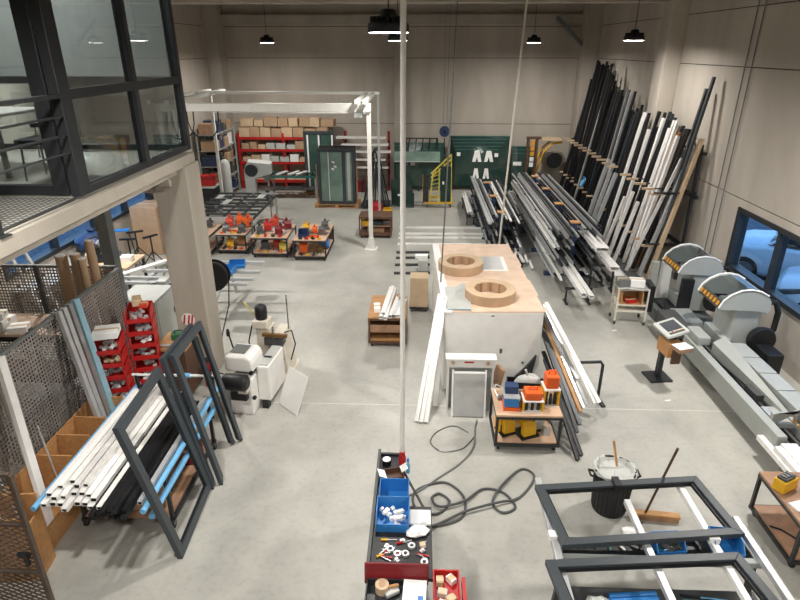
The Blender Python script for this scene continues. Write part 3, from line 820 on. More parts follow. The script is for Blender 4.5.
# ------------------------------------------------------------------ white copy router and older machine
r = thing('copy_router', 'white copy router machine with black motor', 'machine', (-2.62, 7.7, 0), -.12)
MB().box(-.2, -.3, 0, .16, .3, .6).build('machine_base', 'white', r, bev=.02)
MB().box(.16, -.06, .12, .36, .62, .72).build('side_body', 'white', r, bev=.02)
MB().box(.18, -.02, .725, .34, .6, .74).build('table_top', 'light_grey', r); MB().box(.2, .2, .74, .32, .23, .755).build('slot_clamp', 'dark_metal', r)
prof = [(-.24,.72)] + [(-.24+.0*k, .72+.03*k) for k in range(1, 8)] + [(-.2,.98),(.12,.98),(.18,.93),(.2,.86),(.2,.72)]
MB().prism(prof, 'y', -.26, .18).build('head_housing', 'white', r, bev=.03)
MB().box(-.16,-.1,.6,.12,.16,.74).build('column', 'mid_grey', r, bev=.01)
MB().box(-.18, -.16, .985, .06, .1, 1.0).build('cover_plate', 'mid_grey', r, bev=.006)
MB().lathe([(.0,-.2),(.1,-.2),(.125,-.17),(.125,.14),(.08,.18),(0,.18)], (-.0,-.42,.64), 20, 'x').build('motor', 'black', r, smooth=True)
MB().box(.0,-.42,.44,.14,-.3,.54).build('terminal_box', 'cream', r, bev=.01); MB().box(-.14,-.4,.3,.12,-.3,.46).build('clamp_block', 'black', r, bev=.02)
MB().tube((-.2,.02,.95),(-.24,.0,1.22),.012,8).build('lever', 'black', r); MB().lathe([(0,0),(.025,.01),(.03,.06),(.018,.12),(0,.13)], (-.245,0,1.17), 12).build('lever_knob', 'black', r, smooth=True)
MB().lathe([(0,0),(.03,0),(.03,.04),(0,.04)], (.2,-.32,.32), 12, 'y').build('knob', 'black', r); MB().lathe([(0,0),(.03,0),(.03,.04),(0,.04)], (.19,-.32,.75), 12, 'y').build('knob', 'black', r)
MB().box(.22,-.1,.0,.32,.0,.12).build('foot', 'black', r)
MB().path([(-.24,-.32,.7),(-.45,-.3,.75),(-.5,-.2,.4),(-.5,-.1,.02)], .01, 8).build('power_cable', 'rubber', r)
r = thing('sheet_metal', 'white sheet metal panel leaning against the copy router', 'panel', (-2.02, 7.5, 0), 0)
R = Matrix.Rotation(.62, 3, 'Z') @ Matrix.Rotation(-.5, 3, 'X')
MB().add([(x, y, z) for y in (-.012, .012) for x, z in ((-.28,0),(.2,0),(.2,.62),(-.28,.62))], [(0,1,2,3),(7,6,5,4),(0,4,5,1),(1,5,6,2),(2,6,7,3),(3,7,4,0)]).build('panel_sheet', 'white', r, bev=.003)
r.rotation_euler = (Matrix.Rotation(-.75, 3, 'Z') @ Matrix.Rotation(-.42, 3, 'X')).to_euler(); r.location = (-1.98, 7.52, .006)
MB().box(-.06, .012, .3, .0, .03, .33).build('handle', 'light_grey', r)

r = thing('milling_machine', 'old beige drilling machine behind the white copy router', 'machine', (-2.5, 8.75, 0), -.1)
MB().prism([(-.3,0),(.38,0),(.36,.06),(-.28,.06)], 'y', -.35, .35).build('base_plate', 'cream', r)
MB().prism([(.02,.06),(.34,.06),(.26,.8),(.08,.8)], 'y', -.2, .25).build('pedestal', 'cream', r, bev=.02)
MB().box(-.22,-.12,.06,.02,.16,.86).build('column', 'cream', r, bev=.02)
MB().box(-.26,-.16,.86,.0,.1,1.0).build('motor_bracket', 'cream', r, bev=.015)
MB().lathe([(0,0),(.09,0),(.1,.03),(.1,.2),(.08,.24),(.04,.26),(0,.26)], (-.13,-.03,1.0), 20).build('motor', 'black', r, smooth=True)
MB().box(-.05,-.24,.6,.28,-.06,.74).build('spindle_head', 'dark_grey', r, bev=.02)
MB().box(-.06,-.26,.78,.36,-.2,.83).build('guide_arm', 'brass', r); MB().tube((.12,-.22,.4),(.12,-.22,.95),.016,8).build('guide_rod', 'steel', r)
MB().tube((.3,.05,.8),(.3,.05,1.42),.012,8).build('stop_rod', 'steel', r)
MB().tube((-.2,.0,.98),(-.42,-.02,1.28),.012,8).build('feed_lever', 'pale_yellow', r)
MB().path([(.28,-.1,.8),(.4,-.1,.85),(.45,-.1,.6),(.36,-.12,.3)], .012, 8).build('cable', 'rubber', r)
MB().path([(-.28,-.1,.9),(-.36,-.12,.6),(-.32,-.1,.1)], .012, 8).build('hose', 'rubber', r)
MB().box(.04,-.26,.45,.14,-.18,.58).build('vice', 'dark_metal', r)
MB().lathe([(0,0),(.05,0),(.05,.03),(0,.03)], (.22,-.22,.35), 14, 'y').build('hand_wheel', 'black', r)

# ------------------------------------------------------------------ roller stand with alu bars behind the column
r = thing('roller_table', 'low table of long grey bars behind the concrete column', 'table', (-4.6, 11.4, 0))
for y, x0, x1 in ((-.58,-1.6,1.13),(-.3,-1.7,1.17),(.12,-1.35,1.2),(.7,-1.3,1.15)):
    MB().box(x0, y-.04, .74, x1, y+.04, .8).build('support_bar', 'silver', r, bev=.004)
for x in (-1.1, .3):
    MB().box(x-.03, -.7, .68, x+.03, .85, .74).build('long_beam', 'grey_paint', r)
    for y in (-.62, .78): MB().bar((x, y, .68), (x+.12*(1 if y > 0 else -1), y, 0), .05, .05).build('leg', 'grey_paint', r)
    MB().bar((x, -.62, .1), (x, .78, .62), .03, .03).build('brace', 'grey_paint', r)
bg_ = 'blue bins on the low bar table'
bin_open((-3.95, 11.75, .8), .2, (.34, .26, .13), 'blue', 'blue plastic bin on the bar table, farthest', bg_)
bin_open((-4.1, 11.4, .8), -.1, (.4, .28, .14), 'blue', 'blue plastic bin on the bar table, middle', bg_)
bin_open((-4.15, 10.95, .8), .1, (.34, .3, .13), 'blue', 'blue plastic bin on the bar table, nearest', bg_)
r = thing('cable_reel', 'black cable reel hung behind the concrete column', 'reel', (-4.0, 10.45, .8))
MB().lathe([(.05,-.1),(.3,-.1),(.3,-.085),(.16,-.08),(.16,.08),(.3,.085),(.3,.1),(.05,.1)], (0,0,.3), 24, 'y').build('reel_drum', 'black', r, smooth=True)
MB().lathe([(.16,-.075),(.26,-.07),(.27,0),(.26,.07),(.16,.075)], (0,0,.3), 24, 'y').build('wound_cable', 'rubber', r, smooth=True)
MB().path([(.28,0,.2),(.33,-.3,-.2),(.36,-.9,-.5),(.38,-1.3,-.78)], .012, 8).build('cable_tail', 'rubber', r)
profile('white_plank', 'long white plank lying across the low bar table', 'plank', None, (-6.3, 11.0, .83), (-5.35, 12.4, .83), .14, .04, 'white', 'tube')
r = thing('roller_motor', 'small machine head with a black table beside the column', 'machine', (-5.1, 10.5, 0))
MB().box(-.05,-.05,0,.05,.05,.8).build('pedestal', 'grey_paint', r); MB().box(-.25,-.16,.8,.2,.16,.84).build('table_plate', 'black', r)
MB().lathe([(0,-.14),(.13,-.14),(.15,-.1),(.15,.14),(0,.14)], (-.28,-.0,.66), 18, 'x').build('motor_drum', 'silver', r, smooth=True); MB().box(-.06,-.1,.84,.14,.1,.98).build('clamp_head', 'light_grey', r, bev=.02)

# ------------------------------------------------------------------ under the mezzanine, against the left wall
def trestle(loc, rz, label):
    r = thing('roller_stand', label, 'stand', loc, rz, 'tripod stands under the mezzanine')
    MB().tube((0,0,.3),(0,0,.82),.02,8).build('pole', 'black', r)
    MB().box(-.2,-.03,.82,.2,.03,.86).build('top_bar', 'black', r)
    for k in range(3):
        a = k*2*PI/3; MB().tube((0,0,.45),(.33*math.cos(a),.33*math.sin(a),.01),.014,8).build('leg', 'black', r)
trestle((-7.2, 13.5, 0), .2, 'black tripod stand nearest the dark wooden post')
trestle((-6.75, 13.75, 0), 1.0, 'black tripod stand nearest the big carton')
trestle((-7.3, 14.1, 0), .6, 'black tripod stand behind the other two')
r = thing('work_stand', 'blue topped black stand beside the tripod stands', 'stand', (-7.6, 14.0, 0), .3)
MB().box(-.2,-.1,.9,.2,.1,.93).build('top_plate', 'blue', r)
for x in (-.16,.16): MB().tube((x,0,.9),(x*1.6,.12,0),.014,8).build('leg', 'black', r)
r = thing('mitre_saw', 'silver mitre saw with black motor and yellow guard under the mezzanine', 'saw', (-6.95, 12.0, .85), .5)
MB().box(-.3,-.22,0,.3,.22,.08).build('saw_base', 'dark_metal', r, bev=.01)
MB().lathe([(0,-.03),(.19,-.03),(.21,0),(.19,.03),(0,.03)], (.02,0,.3), 26, 'y').build('blade_guard', 'silver', r, smooth=True)
MB().lathe([(0,-.2),(.09,-.2),(.1,-.16),(.1,.02),(0,.02)], (-.18,-.03,.28), 18, 'y').build('motor', 'black', r, smooth=True)
MB().box(.1,-.05,.1,.22,.05,.22).build('lower_guard', 'yellow', r, bev=.02); MB().path([(-.05,0,.45),(-.15,0,.55),(-.28,0,.5)], .02, 8).build('handle', 'black', r)
r = thing('saw_bench', 'bench carrying the mitre saw under the mezzanine', 'bench', (-6.8, 11.95, 0))
MB().box(-.5,-.5,.8,.55,.4,.85).build('bench_top', 'card_light', r)
for x in (-.47,.48):
    for y in (-.45,.33): MB().box(x,y,0,x+.05,y+.05,.8).build('leg', 'dark_metal', r)
carton((-7.08, 11.62, .85), (.2, .24, .26), .4, 'tan carton on the mitre saw bench', None, 'card_light')
carton((-6.45, 11.9, .85), (.25, .2, .12), .1, 'small white tray on the mitre saw bench', None, 'paper')
carton((-7.3, 15.2, 0), (.75, .85, 1.3), -.1, 'huge brown carton standing by the left wall windows', None, 'card')
r = thing('blue_sack', 'dark blue plastic sack on the sill side bench by the left windows', 'sack', (-7.58, 12.6, .8))
m = MB(); random.seed(3)
rings = []
for i in range(9):
    t = i/8; rr = .34*math.sin(PI*min(.98, max(.06, t)))**.6
    rings.append([(rr*(1+.15*math.sin(5*k+i))*math.cos(2*PI*k/14), rr*1.1*(1+.12*math.cos(3*k+2*i))*math.sin(2*PI*k/14), t*.5) for k in range(14)])
vs = [v for q in rings for v in q]; fs = [(i*14+k, i*14+(k+1) % 14, (i+1)*14+(k+1) % 14, (i+1)*14+k) for i in range(8) for k in range(14)] + [tuple(range(14))[::-1], tuple(8*14+k for k in range(14))]
MB().add(vs, fs).build('sack_body', 'navy', r, smooth=True); MB().tube((0,0,.5),(.02,0,.56),.05,8,.09).build('tied_neck', 'navy', r)
r = thing('side_bench', 'grey bench along the left wall under the windows', 'bench', (-7.68, 11.4, 0))
MB().box(-.3,-1.2,.76,.3,1.7,.8).build('bench_top', 'grey_paint', r)
for y in (-1.15,1.6):
    for x in (-.27,.22): MB().box(x,y,0,x+.05,y+.05,.76).build('leg', 'dark_metal', r)
r = thing('step_ladder', 'pair of white ladder rails leaning by the left window', 'ladder', (-7.2, 10.0, 0))
for s in (-.22,.22): MB().bar((.25, s, 0), (-.42, s*.8, 2.1), .07, .03).build('ladder_stile', 'silver', r)
for k in range(7):
    t = (k+.6)/7.2; MB().box(.25-.67*t-.03, -.22, 2.1*t-.01, .25-.67*t+.03, .22, 2.1*t+.01).build('rung', 'silver', r)
r = thing('yellow_cone', 'small yellow stand block beside the big carton', 'block', (-6.55, 14.0, 0))
MB().lathe([(.0,0),(.12,0),(.12,.02),(.07,.03),(.03,.2),(0,.2)], (0,0,0), 16).build('cone', 'yellow', r, smooth=True); MB().box(-.13,-.13,0,.13,.13,.02).build('base', 'yellow', r)
# ------------------------------------------------------------------ gantry crane over the grid table
r = thing('gantry_crane', 'white steel gantry with rails over the grid table at back left', 'gantry', (0, 0, 0))
for nm, x, y, w_, h, mt in (('post', -1.34, 15.45, .11, 3.7, 'gantry_white'), ('post', -1.27, 18.0, .07, 3.95, 'grey_paint'), ('post', -6.75, 15.45, .11, 3.7, 'gantry_white'), ('post', -6.75, 19.4, .09, 3.95, 'gantry_white')):
    MB().box(x-w_/2, y-w_/2, .02, x+w_/2, y+w_/2, h).build(nm, mt, r, bev=.006)
MB().box(-6.85, 15.35, 3.68, -1.28, 15.55, 3.88).build('cross_beam', 'gantry_white', r, bev=.01)
MB().box(-6.7, 17.95, 3.92, -1.23, 18.05, 4.0).build('cross_beam', 'gantry_white', r)
for x in (-6.75, -6.3): MB().box(x-.06, 14.9, 3.88, x+.06, 19.4, 3.98).build('runway_rail', 'gantry_white', r)
for x in (-1.62, -1.42): MB().box(x-.05, 15.2, 3.88, x+.05, 18.1, 3.98).build('runway_rail', 'gantry_white', r)
MB().box(-5.7, 16.3, 3.55, -1.5, 16.4, 3.62).build('light_rail', 'paper', r)
for x in (-5.3, -3.8, -2.2): MB().box(x-.012, 16.34, 3.6, x+.012, 16.36, 3.95).build('hanger', 'grey_paint', r)
MB().box(-1.7, 15.3, 3.55, -1.5, 15.6, 3.68).build('trolley_block', 'grey_paint', r)
MB().prism([(-.06,.35),(.06,.35),(.12,.03),(-.12,.03)], 'y', 15.35, 15.55).build('post_foot', 'gantry_white', r, loc=(-1.34, 0, 0))
MB().box(-1.52, 15.27, 0, -1.16, 15.63, .03).build('foot_plate', 'gantry_white', r)
for x0, y0, lab in ((-6.35, 15.6, 'left hanging black hose loop under the gantry beam'), (-5.75, 15.75, 'right hanging black hose loop under the gantry beam')):
    pts = [(x0+.42*math.sin(PI*(t/12-.5)), y0, 3.7-.75*math.cos(PI*(t/12-.5))**.6) for t in range(13)]
    o = MB().path(pts, .016, 8).build('air_hose', 'rubber', None, smooth=True); tag(o, lab, 'hose')

# ------------------------------------------------------------------ grid table and work carts with tools
r = thing('grid_table', 'large dark grid assembly table under the gantry', 'table', (-5.75, 17.5, 0))
for k in range(8):
    y = -1.5 + k*.43
    MB().box(-.98, y-.025, .68, .95, y+.025, .74).build('cross_bar', 'dark_grey', r)
for x in (-.98, -.5, 0, .5, .93): MB().box(x, -1.55, .63, x+.05, 1.56, .69).build('long_bar', 'dark_metal', r)
MB().box(-1.02, -1.62, .6, 1.0, -1.55, .75).build('front_rail', 'silver', r)
for x, y, l in ((-.75, -.9, .5), (-.3, .2, .6), (.6, .95, .5), (-.72, .9, .5)): MB().box(x-.1, y-l/2, .742, x+.1, y+l/2, .755).build('felt_pad', 'light_grey', r)
for x in (-.95, .9):
    for y in (-1.5, 1.5): MB().box(x, y-.03, 0, x+.06, y+.03, .62).build('leg', 'grey_paint', r)
for k, (x, y) in enumerate(((-.4,-.5),(.1,.5),(.45,-.2),(-.1,-1.0),(.3,1.1))): MB().lathe([(0,.74),(.05,.74),(.05,.8),(.02,.82),(0,.82)], (x,y,0), 10).build('clamp', 'mid_grey', r)

n0 = set(bpy.data.objects)
cart('work cart half hidden behind the concrete column', -6.2, 14.6, -5.52, 15.85, .58)
cart('work cart with orange punches, second from the column', -5.4, 14.85, -4.58, 15.85, .58)
cart('work cart with red punches beside the round based stand', -4.38, 14.6, -3.4, 15.85, .58)
cart('work cart with blue and yellow tools, rightmost of the row', -3.22, 14.4, -2.34, 15.9, .58, back=True)
z = .58
def pt(x, y, rz, mt, lab, s=1.0, zz=z): punch((x, y, zz), rz, mt, lab, s*.72)
pt(-5.8, 15.0, .3, 'red_orange', 'red orange punch tool on the cart behind the column', 1.1)
pt(-5.75, 15.5, -.2, 'dark_grey', 'dark punch tool on the cart behind the column', 1.0)
pt(-5.15, 15.05, .2, 'steel', 'grey punch tool at the left front of the second cart', 1.05)
pt(-5.2, 15.55, .1, 'red_orange', 'red orange punch tool at the left rear of the second cart', 1.3)
pt(-4.95, 15.7, .4, 'orange', 'orange punch tool at the middle rear of the second cart', 1.4)
pt(-4.72, 15.1, -.1, 'dark_grey', 'dark grey punch tool at the right of the second cart', 1.05)
pt(-4.72, 15.6, -.5, 'orange', 'orange punch tool at the right rear of the second cart', 1.35)
r = thing('tray', 'flat orange tray at the front of the second cart', 'tray', (-4.92, 15.06, z)); MB().tray(-.14,-.08,0,.14,.08,.03).build('tray_body', 'orange', r); MB().box(-.1,-.05,.006,.1,.05,.015).build('liner', 'orange', r)
pt(-4.2, 14.95, .2, 'dark_grey', 'dark punch tool at the left front of the red tool cart', 1.0)
pt(-4.05, 15.2, .3, 'red', 'red punch tool at the left of the red tool cart', 1.25)
pt(-3.95, 15.65, -.2, 'red_orange', 'red orange punch tool at the back of the red tool cart', 1.25)
pt(-3.65, 14.9, -.3, 'dark_red', 'dark red punch tool at the right front of the red tool cart', 1.2)
pt(-3.55, 15.4, .5, 'dark_red', 'dark red punch tool at the right rear of the red tool cart', 1.2)
r = thing('paper_sheet', 'white sheet lying on the red tool cart', 'paper', (-3.78, 15.35, z), .3); MB().box(-.15,-.2,0,.15,.2,.004).build('sheet', 'paper', r)
bin_open((-2.98, 14.75, z), .05, (.26, .26, .18), 'navy', 'dark blue bin on the rightmost tool cart', None)
pt(-2.97, 15.15, 0, 'yellow', 'yellow punch tool on the rightmost tool cart', 1.1)
pt(-2.72, 15.0, .2, 'orange', 'orange punch tool in the middle of the rightmost tool cart', .9)
pt(-2.5, 14.95, -.1, 'steel', 'steel punch tool at the front of the rightmost tool cart', 1.15)
pt(-2.5, 15.4, .1, 'steel', 'steel punch tool at the back of the rightmost tool cart', 1.15)
r = thing('tray', 'flat orange tray at the front of the rightmost cart', 'tray', (-2.72, 14.68, z)); MB().tray(-.16,-.08,0,.16,.08,.03).build('tray_body', 'orange', r); MB().box(-.1,-.05,.006,.1,.05,.015).build('liner', 'orange', r)
zs = .14
sg = 'tools on the lower cart shelves'
for x, y, mt, lab, s in ((-5.1,15.1,'yellow','yellow block tool on the lower shelf of the second cart',.8), (-4.85,15.3,'wood','wooden block on the lower shelf of the second cart',.9), (-4.1,14.95,'dark_grey','dark tool on the lower shelf of the red tool cart',.9), (-3.8,15.1,'red_orange','red tool on the lower shelf of the red tool cart',.9), (-3.6,14.85,'pale_yellow','yellowish tool on the lower shelf of the red tool cart',.8), (-3.0,14.7,'orange','orange tool on the lower shelf of the rightmost cart',1.0), (-2.55,14.7,'brass','brassy tool on the lower shelf of the rightmost cart',.7)):
    punch((x, y, zs), .3, mt, lab, s, sg)
r = thing('grinder', 'blue round motor on the lower shelf of the rightmost cart', 'motor', (-2.5, 15.05, zs)); MB().lathe([(0,-.14),(.12,-.14),(.14,-.1),(.14,.1),(.12,.14),(0,.14)], (0,0,.16), 18, 'x').build('motor_body', 'blue', r, smooth=True); MB().box(-.1,-.1,0,.1,.1,.04).build('foot', 'dark_metal', r)

random.seed(77)
for nm, x0, x1, ya in (('second cart', -5.3, -4.68, 14.9), ('red tool cart', -4.28, -3.5, 14.66), ('rightmost tool cart', -3.1, -2.44, 14.46)):
    for lv, zz in (('top', .58), ('lower shelf', .14)):
        for i in range(4):
            r = thing('machine_part', f'small loose part on the {lv} of the {nm}, {nth(i+1)} from the left', 'part', (x0+(x1-x0)*(i+.5)/4, ya+random.uniform(.0, .03), zz), random.uniform(0, 3), 'loose parts on the tool carts')
            c = random.choice(['red', 'orange', 'dark_grey', 'silver', 'yellow', 'wood', 'black'])
            MB().box(-.05, -.035, 0, .05, .035, .045).build('block', c, r, bev=.004); MB().lathe([(0,.045),(.022,.045),(.022,.08),(.01,.09),(0,.09)], (.02,0,0), 10).build('stud', random.choice(['steel', 'black', 'red']), r, smooth=True)
for o in set(bpy.data.objects)-n0:
    if o.parent is None: o.location.x -= .1
r = thing('roller_stand', 'thin steel stand with a ring base behind the red tool cart', 'stand', (-4.75, 18.0, 0))
o = MB(); o.path([(.45*math.cos(2*PI*k/24), .45*math.sin(2*PI*k/24), .02) for k in range(25)], .018, 8); o.build('base_ring', 'steel', r, smooth=True)
MB().bar((-.45,0,.02),(.45,0,.02),.03,.02).bar((0,-.45,.021),(0,.45,.021),.03,.02).build('base_cross', 'steel', r)
MB().tube((0,0,.03),(0,0,.95),.02,8).build('pole', 'steel', r); MB().bar((-.25,0,.95),(.25,0,.95),.05,.04).build('top_bar', 'grey_paint', r)

r = cart('dark wooden cart of drawers at the foot of the black stand', -1.78, 16.45, -.82, 17.1, .66, 'dark_wood', 'dark_wood', None, 'drawer_cart')
MB().box(-.42,-.25,.34,.42,.25,.36).build('middle_shelf', 'brown_board', r)
MB().box(-.42,.25,.14,.42,.27,.6).build('back_board', 'dark_wood', r)
carton((-1.6, 16.7, .36), (.22, .3, .13), 0, 'yellowish box on the upper shelf of the dark drawer cart', None, 'yellow')
carton((-1.25, 16.7, .36), (.25, .3, .1), .1, 'dark green box on the upper shelf of the dark drawer cart', None, 'green_stillage')
r = thing('cable_coil', 'grey cable coil on the upper shelf of the dark drawer cart', 'cable', (-1.0, 16.65, .36)); MB().path([(.1*math.cos(k*.5), .1*math.sin(k*.5), .02+.004*k) for k in range(28)], .012, 8).build('coil', 'steel', r, smooth=True); MB().box(-.02,.08,.015,.02,.12,.14).build('tie', 'black', r)
carton((-1.3, 16.75, .14), (.5, .3, .12), 0, 'brown flat box on the lower shelf of the dark drawer cart', None, 'brown_board')

# ------------------------------------------------------------------ red shelving with cartons at the back wall
r = thing('pallet_shelving', 'red steel shelving loaded with cartons along the back wall', 'shelving', (-5.2, 23.35, 0))
for x in (-1.9, -.15, 1.6):
    for y in (-.35, .3): MB().box(x-.04, y-.04, 0, x+.04, y+.04, 2.15).build('upright', 'red', r)
for z_ in (.35, 1.06, 1.55, 2.0):
    for y in (-.38, .33): MB().box(-1.94, y-.025, z_-.1, 1.64, y+.025, z_).build('beam', 'red', r)
    MB().box(-1.9, -.35, z_-.02, 1.6, .32, z_).build('deck', 'card_light', r)
random.seed(11)
n = 0
x = -7.08
while x < -3.75:
    wd = random.uniform(.36, .5); h = random.uniform(.3, .38); n += 1
    carton((x+wd/2, 23.25, 2.0), (wd-.03, .5, h), random.uniform(-.06,.06), f'brown carton in the lower row on top of the red shelving, {nth(n)} from the left', 'cartons on the red shelving', random.choice(['card','card_light','card']))
    x += wd
x = -7.0; k = 0
while x < -3.8:
    wd = random.uniform(.38, .55); k += 1
    carton((x+wd/2, 23.3, 2.385), (wd-.04, .45, random.uniform(.22, .33)), random.uniform(-.1,.1), f'brown carton in the upper row on top of the red shelving, {nth(k)} from the left', 'cartons on the red shelving', random.choice(['card','card_light','card']))
    x += wd
for zz, nm in ((1.55, 'second'), (1.06, 'third')):
    x = -7.0; k = 0
    while x < -3.75:
        wd = random.uniform(.3, .45); k += 1
        c = random.choice(['card_light', 'light_grey', 'card', 'paper' if zz < 1.2 else 'card'])
        carton((x+wd/2, 23.15, zz), (wd-.05, .4, random.uniform(.16, .3)), random.uniform(-.12,.12), f'small box on the {nm} level of the red shelving, {nth(k)} from the left', 'small boxes on the red shelving', c)
        x += wd

# grey shelving on the left wall
r = thing('steel_shelving', 'grey steel shelving crowded with boxes in the back left corner', 'shelving', (-7.45, 21.6, 0))
for x in (-.35, .3):
    for y in (-1.1, 1.1): MB().box(x-.025, y-.025, 0, x+.025, y+.025, 2.5).build('upright', 'grey_paint', r)
for zz in (.2, .75, 1.3, 1.85, 2.4): MB().box(-.35, -1.1, zz-.03, .3, 1.1, zz).build('shelf', 'grey_paint', r)
random.seed(21); k = 0
for zz, nm in ((.2,'bottom'), (.75,'second'), (1.3,'third'), (1.85,'fourth'), (2.4,'top')):
    for j, y in enumerate((20.75, 21.3, 21.85, 22.4)):
        c = random.choice(['navy', 'black', 'card', 'rack_blue', 'paper', 'dark_grey', 'brown_board', 'card'])
        carton((-7.45+random.uniform(-.05,.05), y, zz), (.5, random.uniform(.35,.5), random.uniform(.22,.42)), random.uniform(-.1,.1), f'box on the {nm} shelf of the grey corner shelving, {nth(j+1)} from the front', 'boxes on the grey corner shelving', c)
r = thing('tool_trolley', 'black tool trolley with a red top box near the left wall', 'trolley', (-7.25, 19.4, 0))
MB().box(-.35,-.3,.1,.35,.3,.85).build('trolley_body', 'black', r, bev=.02); MB().box(-.36,-.31,.85,.36,.31,.9).build('top_tray', 'light_grey', r)
for x in (-.28,.28):
    for y in (-.24,.24): caster(r, x, y)
for k in range(3): MB().box(-.32,-.315,.18+k*.22,.32,-.3,.36+k*.22).build('drawer', 'dark_metal', r)
r = thing('red_toolbox', 'red toolbox standing on the black tool trolley', 'toolbox', (-7.2, 19.4, .9)); MB().box(-.26,-.18,0,.26,.18,.34).build('box_body', 'red', r, bev=.02); MB().path([(-.1,0,.34),(-.1,0,.4),(.1,0,.4),(.1,0,.34)],.012,8).build('handle', 'black', r); MB().box(-.27,-.19,.24,.27,.19,.26).build('lid_seam', 'black', r)
r = thing('compressed_air_tank', 'slim pale cylinder standing before the grey corner shelving', 'cylinder', (-6.75, 20.0, 0)); MB().lathe([(0,0),(.16,0),(.17,.04),(.17,1.5),(.12,1.62),(.05,1.66),(0,1.66)],(0,0,0),20).build('tank_shell', 'light_grey', r, smooth=True); MB().lathe([(0,1.66),(.04,1.66),(.04,1.75),(0,1.75)],(0,0,0),12).build('valve', 'steel', r)
r = thing('timber_board', 'orange brown wooden board leaning at the left wall', 'board', (-7.93, 19.3, 0)); MB().box(-.04,-.45,0,.0,.45,2.25).build('board_face', 'osb', r, bev=.004); MB().box(0,-.45,0,.012,-.4,2.25).box(0,.4,0,.012,.45,2.25).build('edge_strip', 'wood', r)
r = thing('whiteboard', 'white board with cables on the left wall behind the gantry', 'board', (-7.97, 19.3, 2.3)); MB().box(0,-.55,0,.03,.55,1.3).build('board_face', 'paper', r); MB().path([(.05,-.3,1.2),(.06,-.35,.7),(.05,-.1,.2),(.06,.1,.6),(.05,.2,1.1)],.02,8).build('cable', 'rubber', r)
r = thing('press_machine', 'pale grey c-frame machine at the back left behind the grid table', 'machine', (-5.7, 20.3, 0), .2)
MB().prism([(-.45,0),(.35,0),(.35,.12),(-.05,.2),(-.1,1.0),(.5,1.15),(.5,1.5),(-.3,1.6),(-.45,1.3)], 'y', -.3, .3).build('frame_casting', 'light_grey', r, bev=.03)
MB().box(.2,-.15,.85,.42,.15,1.15).build('press_head', 'steel', r, bev=.02); MB().box(-.05,-.25,.55,.45,.25,.62).build('work_table', 'steel', r); MB().tube((.25,0,.05),(.25,0,.55),.06,14).build('ram_post', 'dark_metal', r)
MB().lathe([(0,0),(.2,0),(.22,.03),(.2,.06),(0,.06)],(-.2,-.37,1.3),20,'y').build('hand_wheel','dark_metal',r)
r = thing('roller_bench', 'long dark roller bench with a teal frame behind the pale machine', 'bench', (-4.55, 21.6, 0))
MB().box(-1.1,-.4,.78,.75,-.34,.86).box(-1.1,.34,.78,.75,.4,.86).build('side_beam', 'teal', r)
for k in range(9): MB().tube((-1.0+k*.21,-.34,.83),(-1.0+k*.21,.34,.83),.035,10).build('roller', 'dark_metal', r, smooth=True)
for x in (-1.05,.7):
    for y in (-.38,.36): MB().box(x-.03,y-.03,0,x+.03,y+.03,.78).build('leg', 'grey_paint', r)
MB().box(-1.0,-.3,.3,.7,.3,.33).build('lower_shelf', 'dark_grey', r)
for i, x in enumerate((-5.3, -4.85, -4.55)): profile('short_profile', f'short white profile lying on the roller bench, {nth(i+1)} from the left', 'profile', 'short profiles on the roller bench', (x, 21.3, .89), (x+.25, 21.95, .89), .1, .05, 'white_prof', 'tube')

# ------------------------------------------------------------------ glazed door packs
def door_pack(label, loc, rz, w, h, splits, n, mt_f, mt_g, tilt=0, pal=True):
    r = thing('glazed_door', label, 'door', loc, rz)
    b = .1; t = .09
    MB().ringframe(w, h, b, t).build('door_frame', mt_f, r, loc=(-w/2, 0, 0), bev=.006)
    xs = [b] + splits + [w-b]
    for s in splits: MB().box(s-.06-w/2, -t*.45, b, s+.06-w/2, t*.45, h-b).build('stile', mt_f, r)
    for i in range(len(xs)-1):
        a = xs[i]+(.06 if i else 0); c = xs[i+1]-(.06 if i < len(xs)-2 else 0)
        MB().box(a-w/2, -.012, b, c-w/2, .012, h-b).build('pane', mt_g, r)
    return r
def pallet(label, loc, w, d, mt='wood'):
    r = thing('pallet', label, 'pallet', loc)
    for y in (-d/2, -.05, d/2-.1): MB().box(-w/2, y, .0, w/2, y+.1, .022).build('bottom_board', mt, r)
    for x in (-w/2, -.06, w/2-.12):
        for y in (-d/2, -.05, d/2-.1): MB().box(x, y, .022, x+.12, y+.1, .1).build('block', mt, r)
    for k in range(6):
        y = -d/2+k*(d-.1)/5; MB().box(-w/2, y, .1, w/2, y+.1, .122).build('deck_board', mt, r)
    return r
pallet('wooden pallet under the nearer glazed door pack', (-2.92, 20.4, 0), 1.55, .9)
dp = door_pack('dark framed glazed door standing on a pallet, front of the pack', (-2.9, 20.08, .122), 0, 1.28, 1.9, [.9], 1, 'frame_grey', 'pale_green_glass')
MB().box(-.27, -.06, .12, -.25, -.012, 1.8).build('white_edge', 'paper', dp); MB().box(.38,-.05,.15,.48,-.012,1.78).build('white_strip', 'light_grey', dp)
for k, (x, z_) in enumerate(((-.1, 1.45), (-.03, 1.3), (-.12, 1.22))): MB().obox((x,-.014,z_),(.1,.004,.06),(0,.4,0)).build('sticker', 'paper', dp)
door_pack('dark framed glazed door behind the front one on the same pallet', (-2.9, 20.3, .122), 0, 1.28, 1.92, [.9], 1, 'dark_metal', 'green_glass')
door_pack('dark framed glazed door at the back of the pallet pack', (-2.9, 20.52, .122), 0, 1.28, 1.94, [.64], 1, 'dark_metal', 'green_glass')
for x, lab in ((-3.6, 'thin wooden batten at the left of the glazed door pack'), (-2.2, 'thin wooden batten at the right of the glazed door pack')):
    r = profile('batten', lab, 'batten', None, (x, 20.1, .122), (x, 20.1, 1.5), .04, .04, 'brown_board', 'tube')
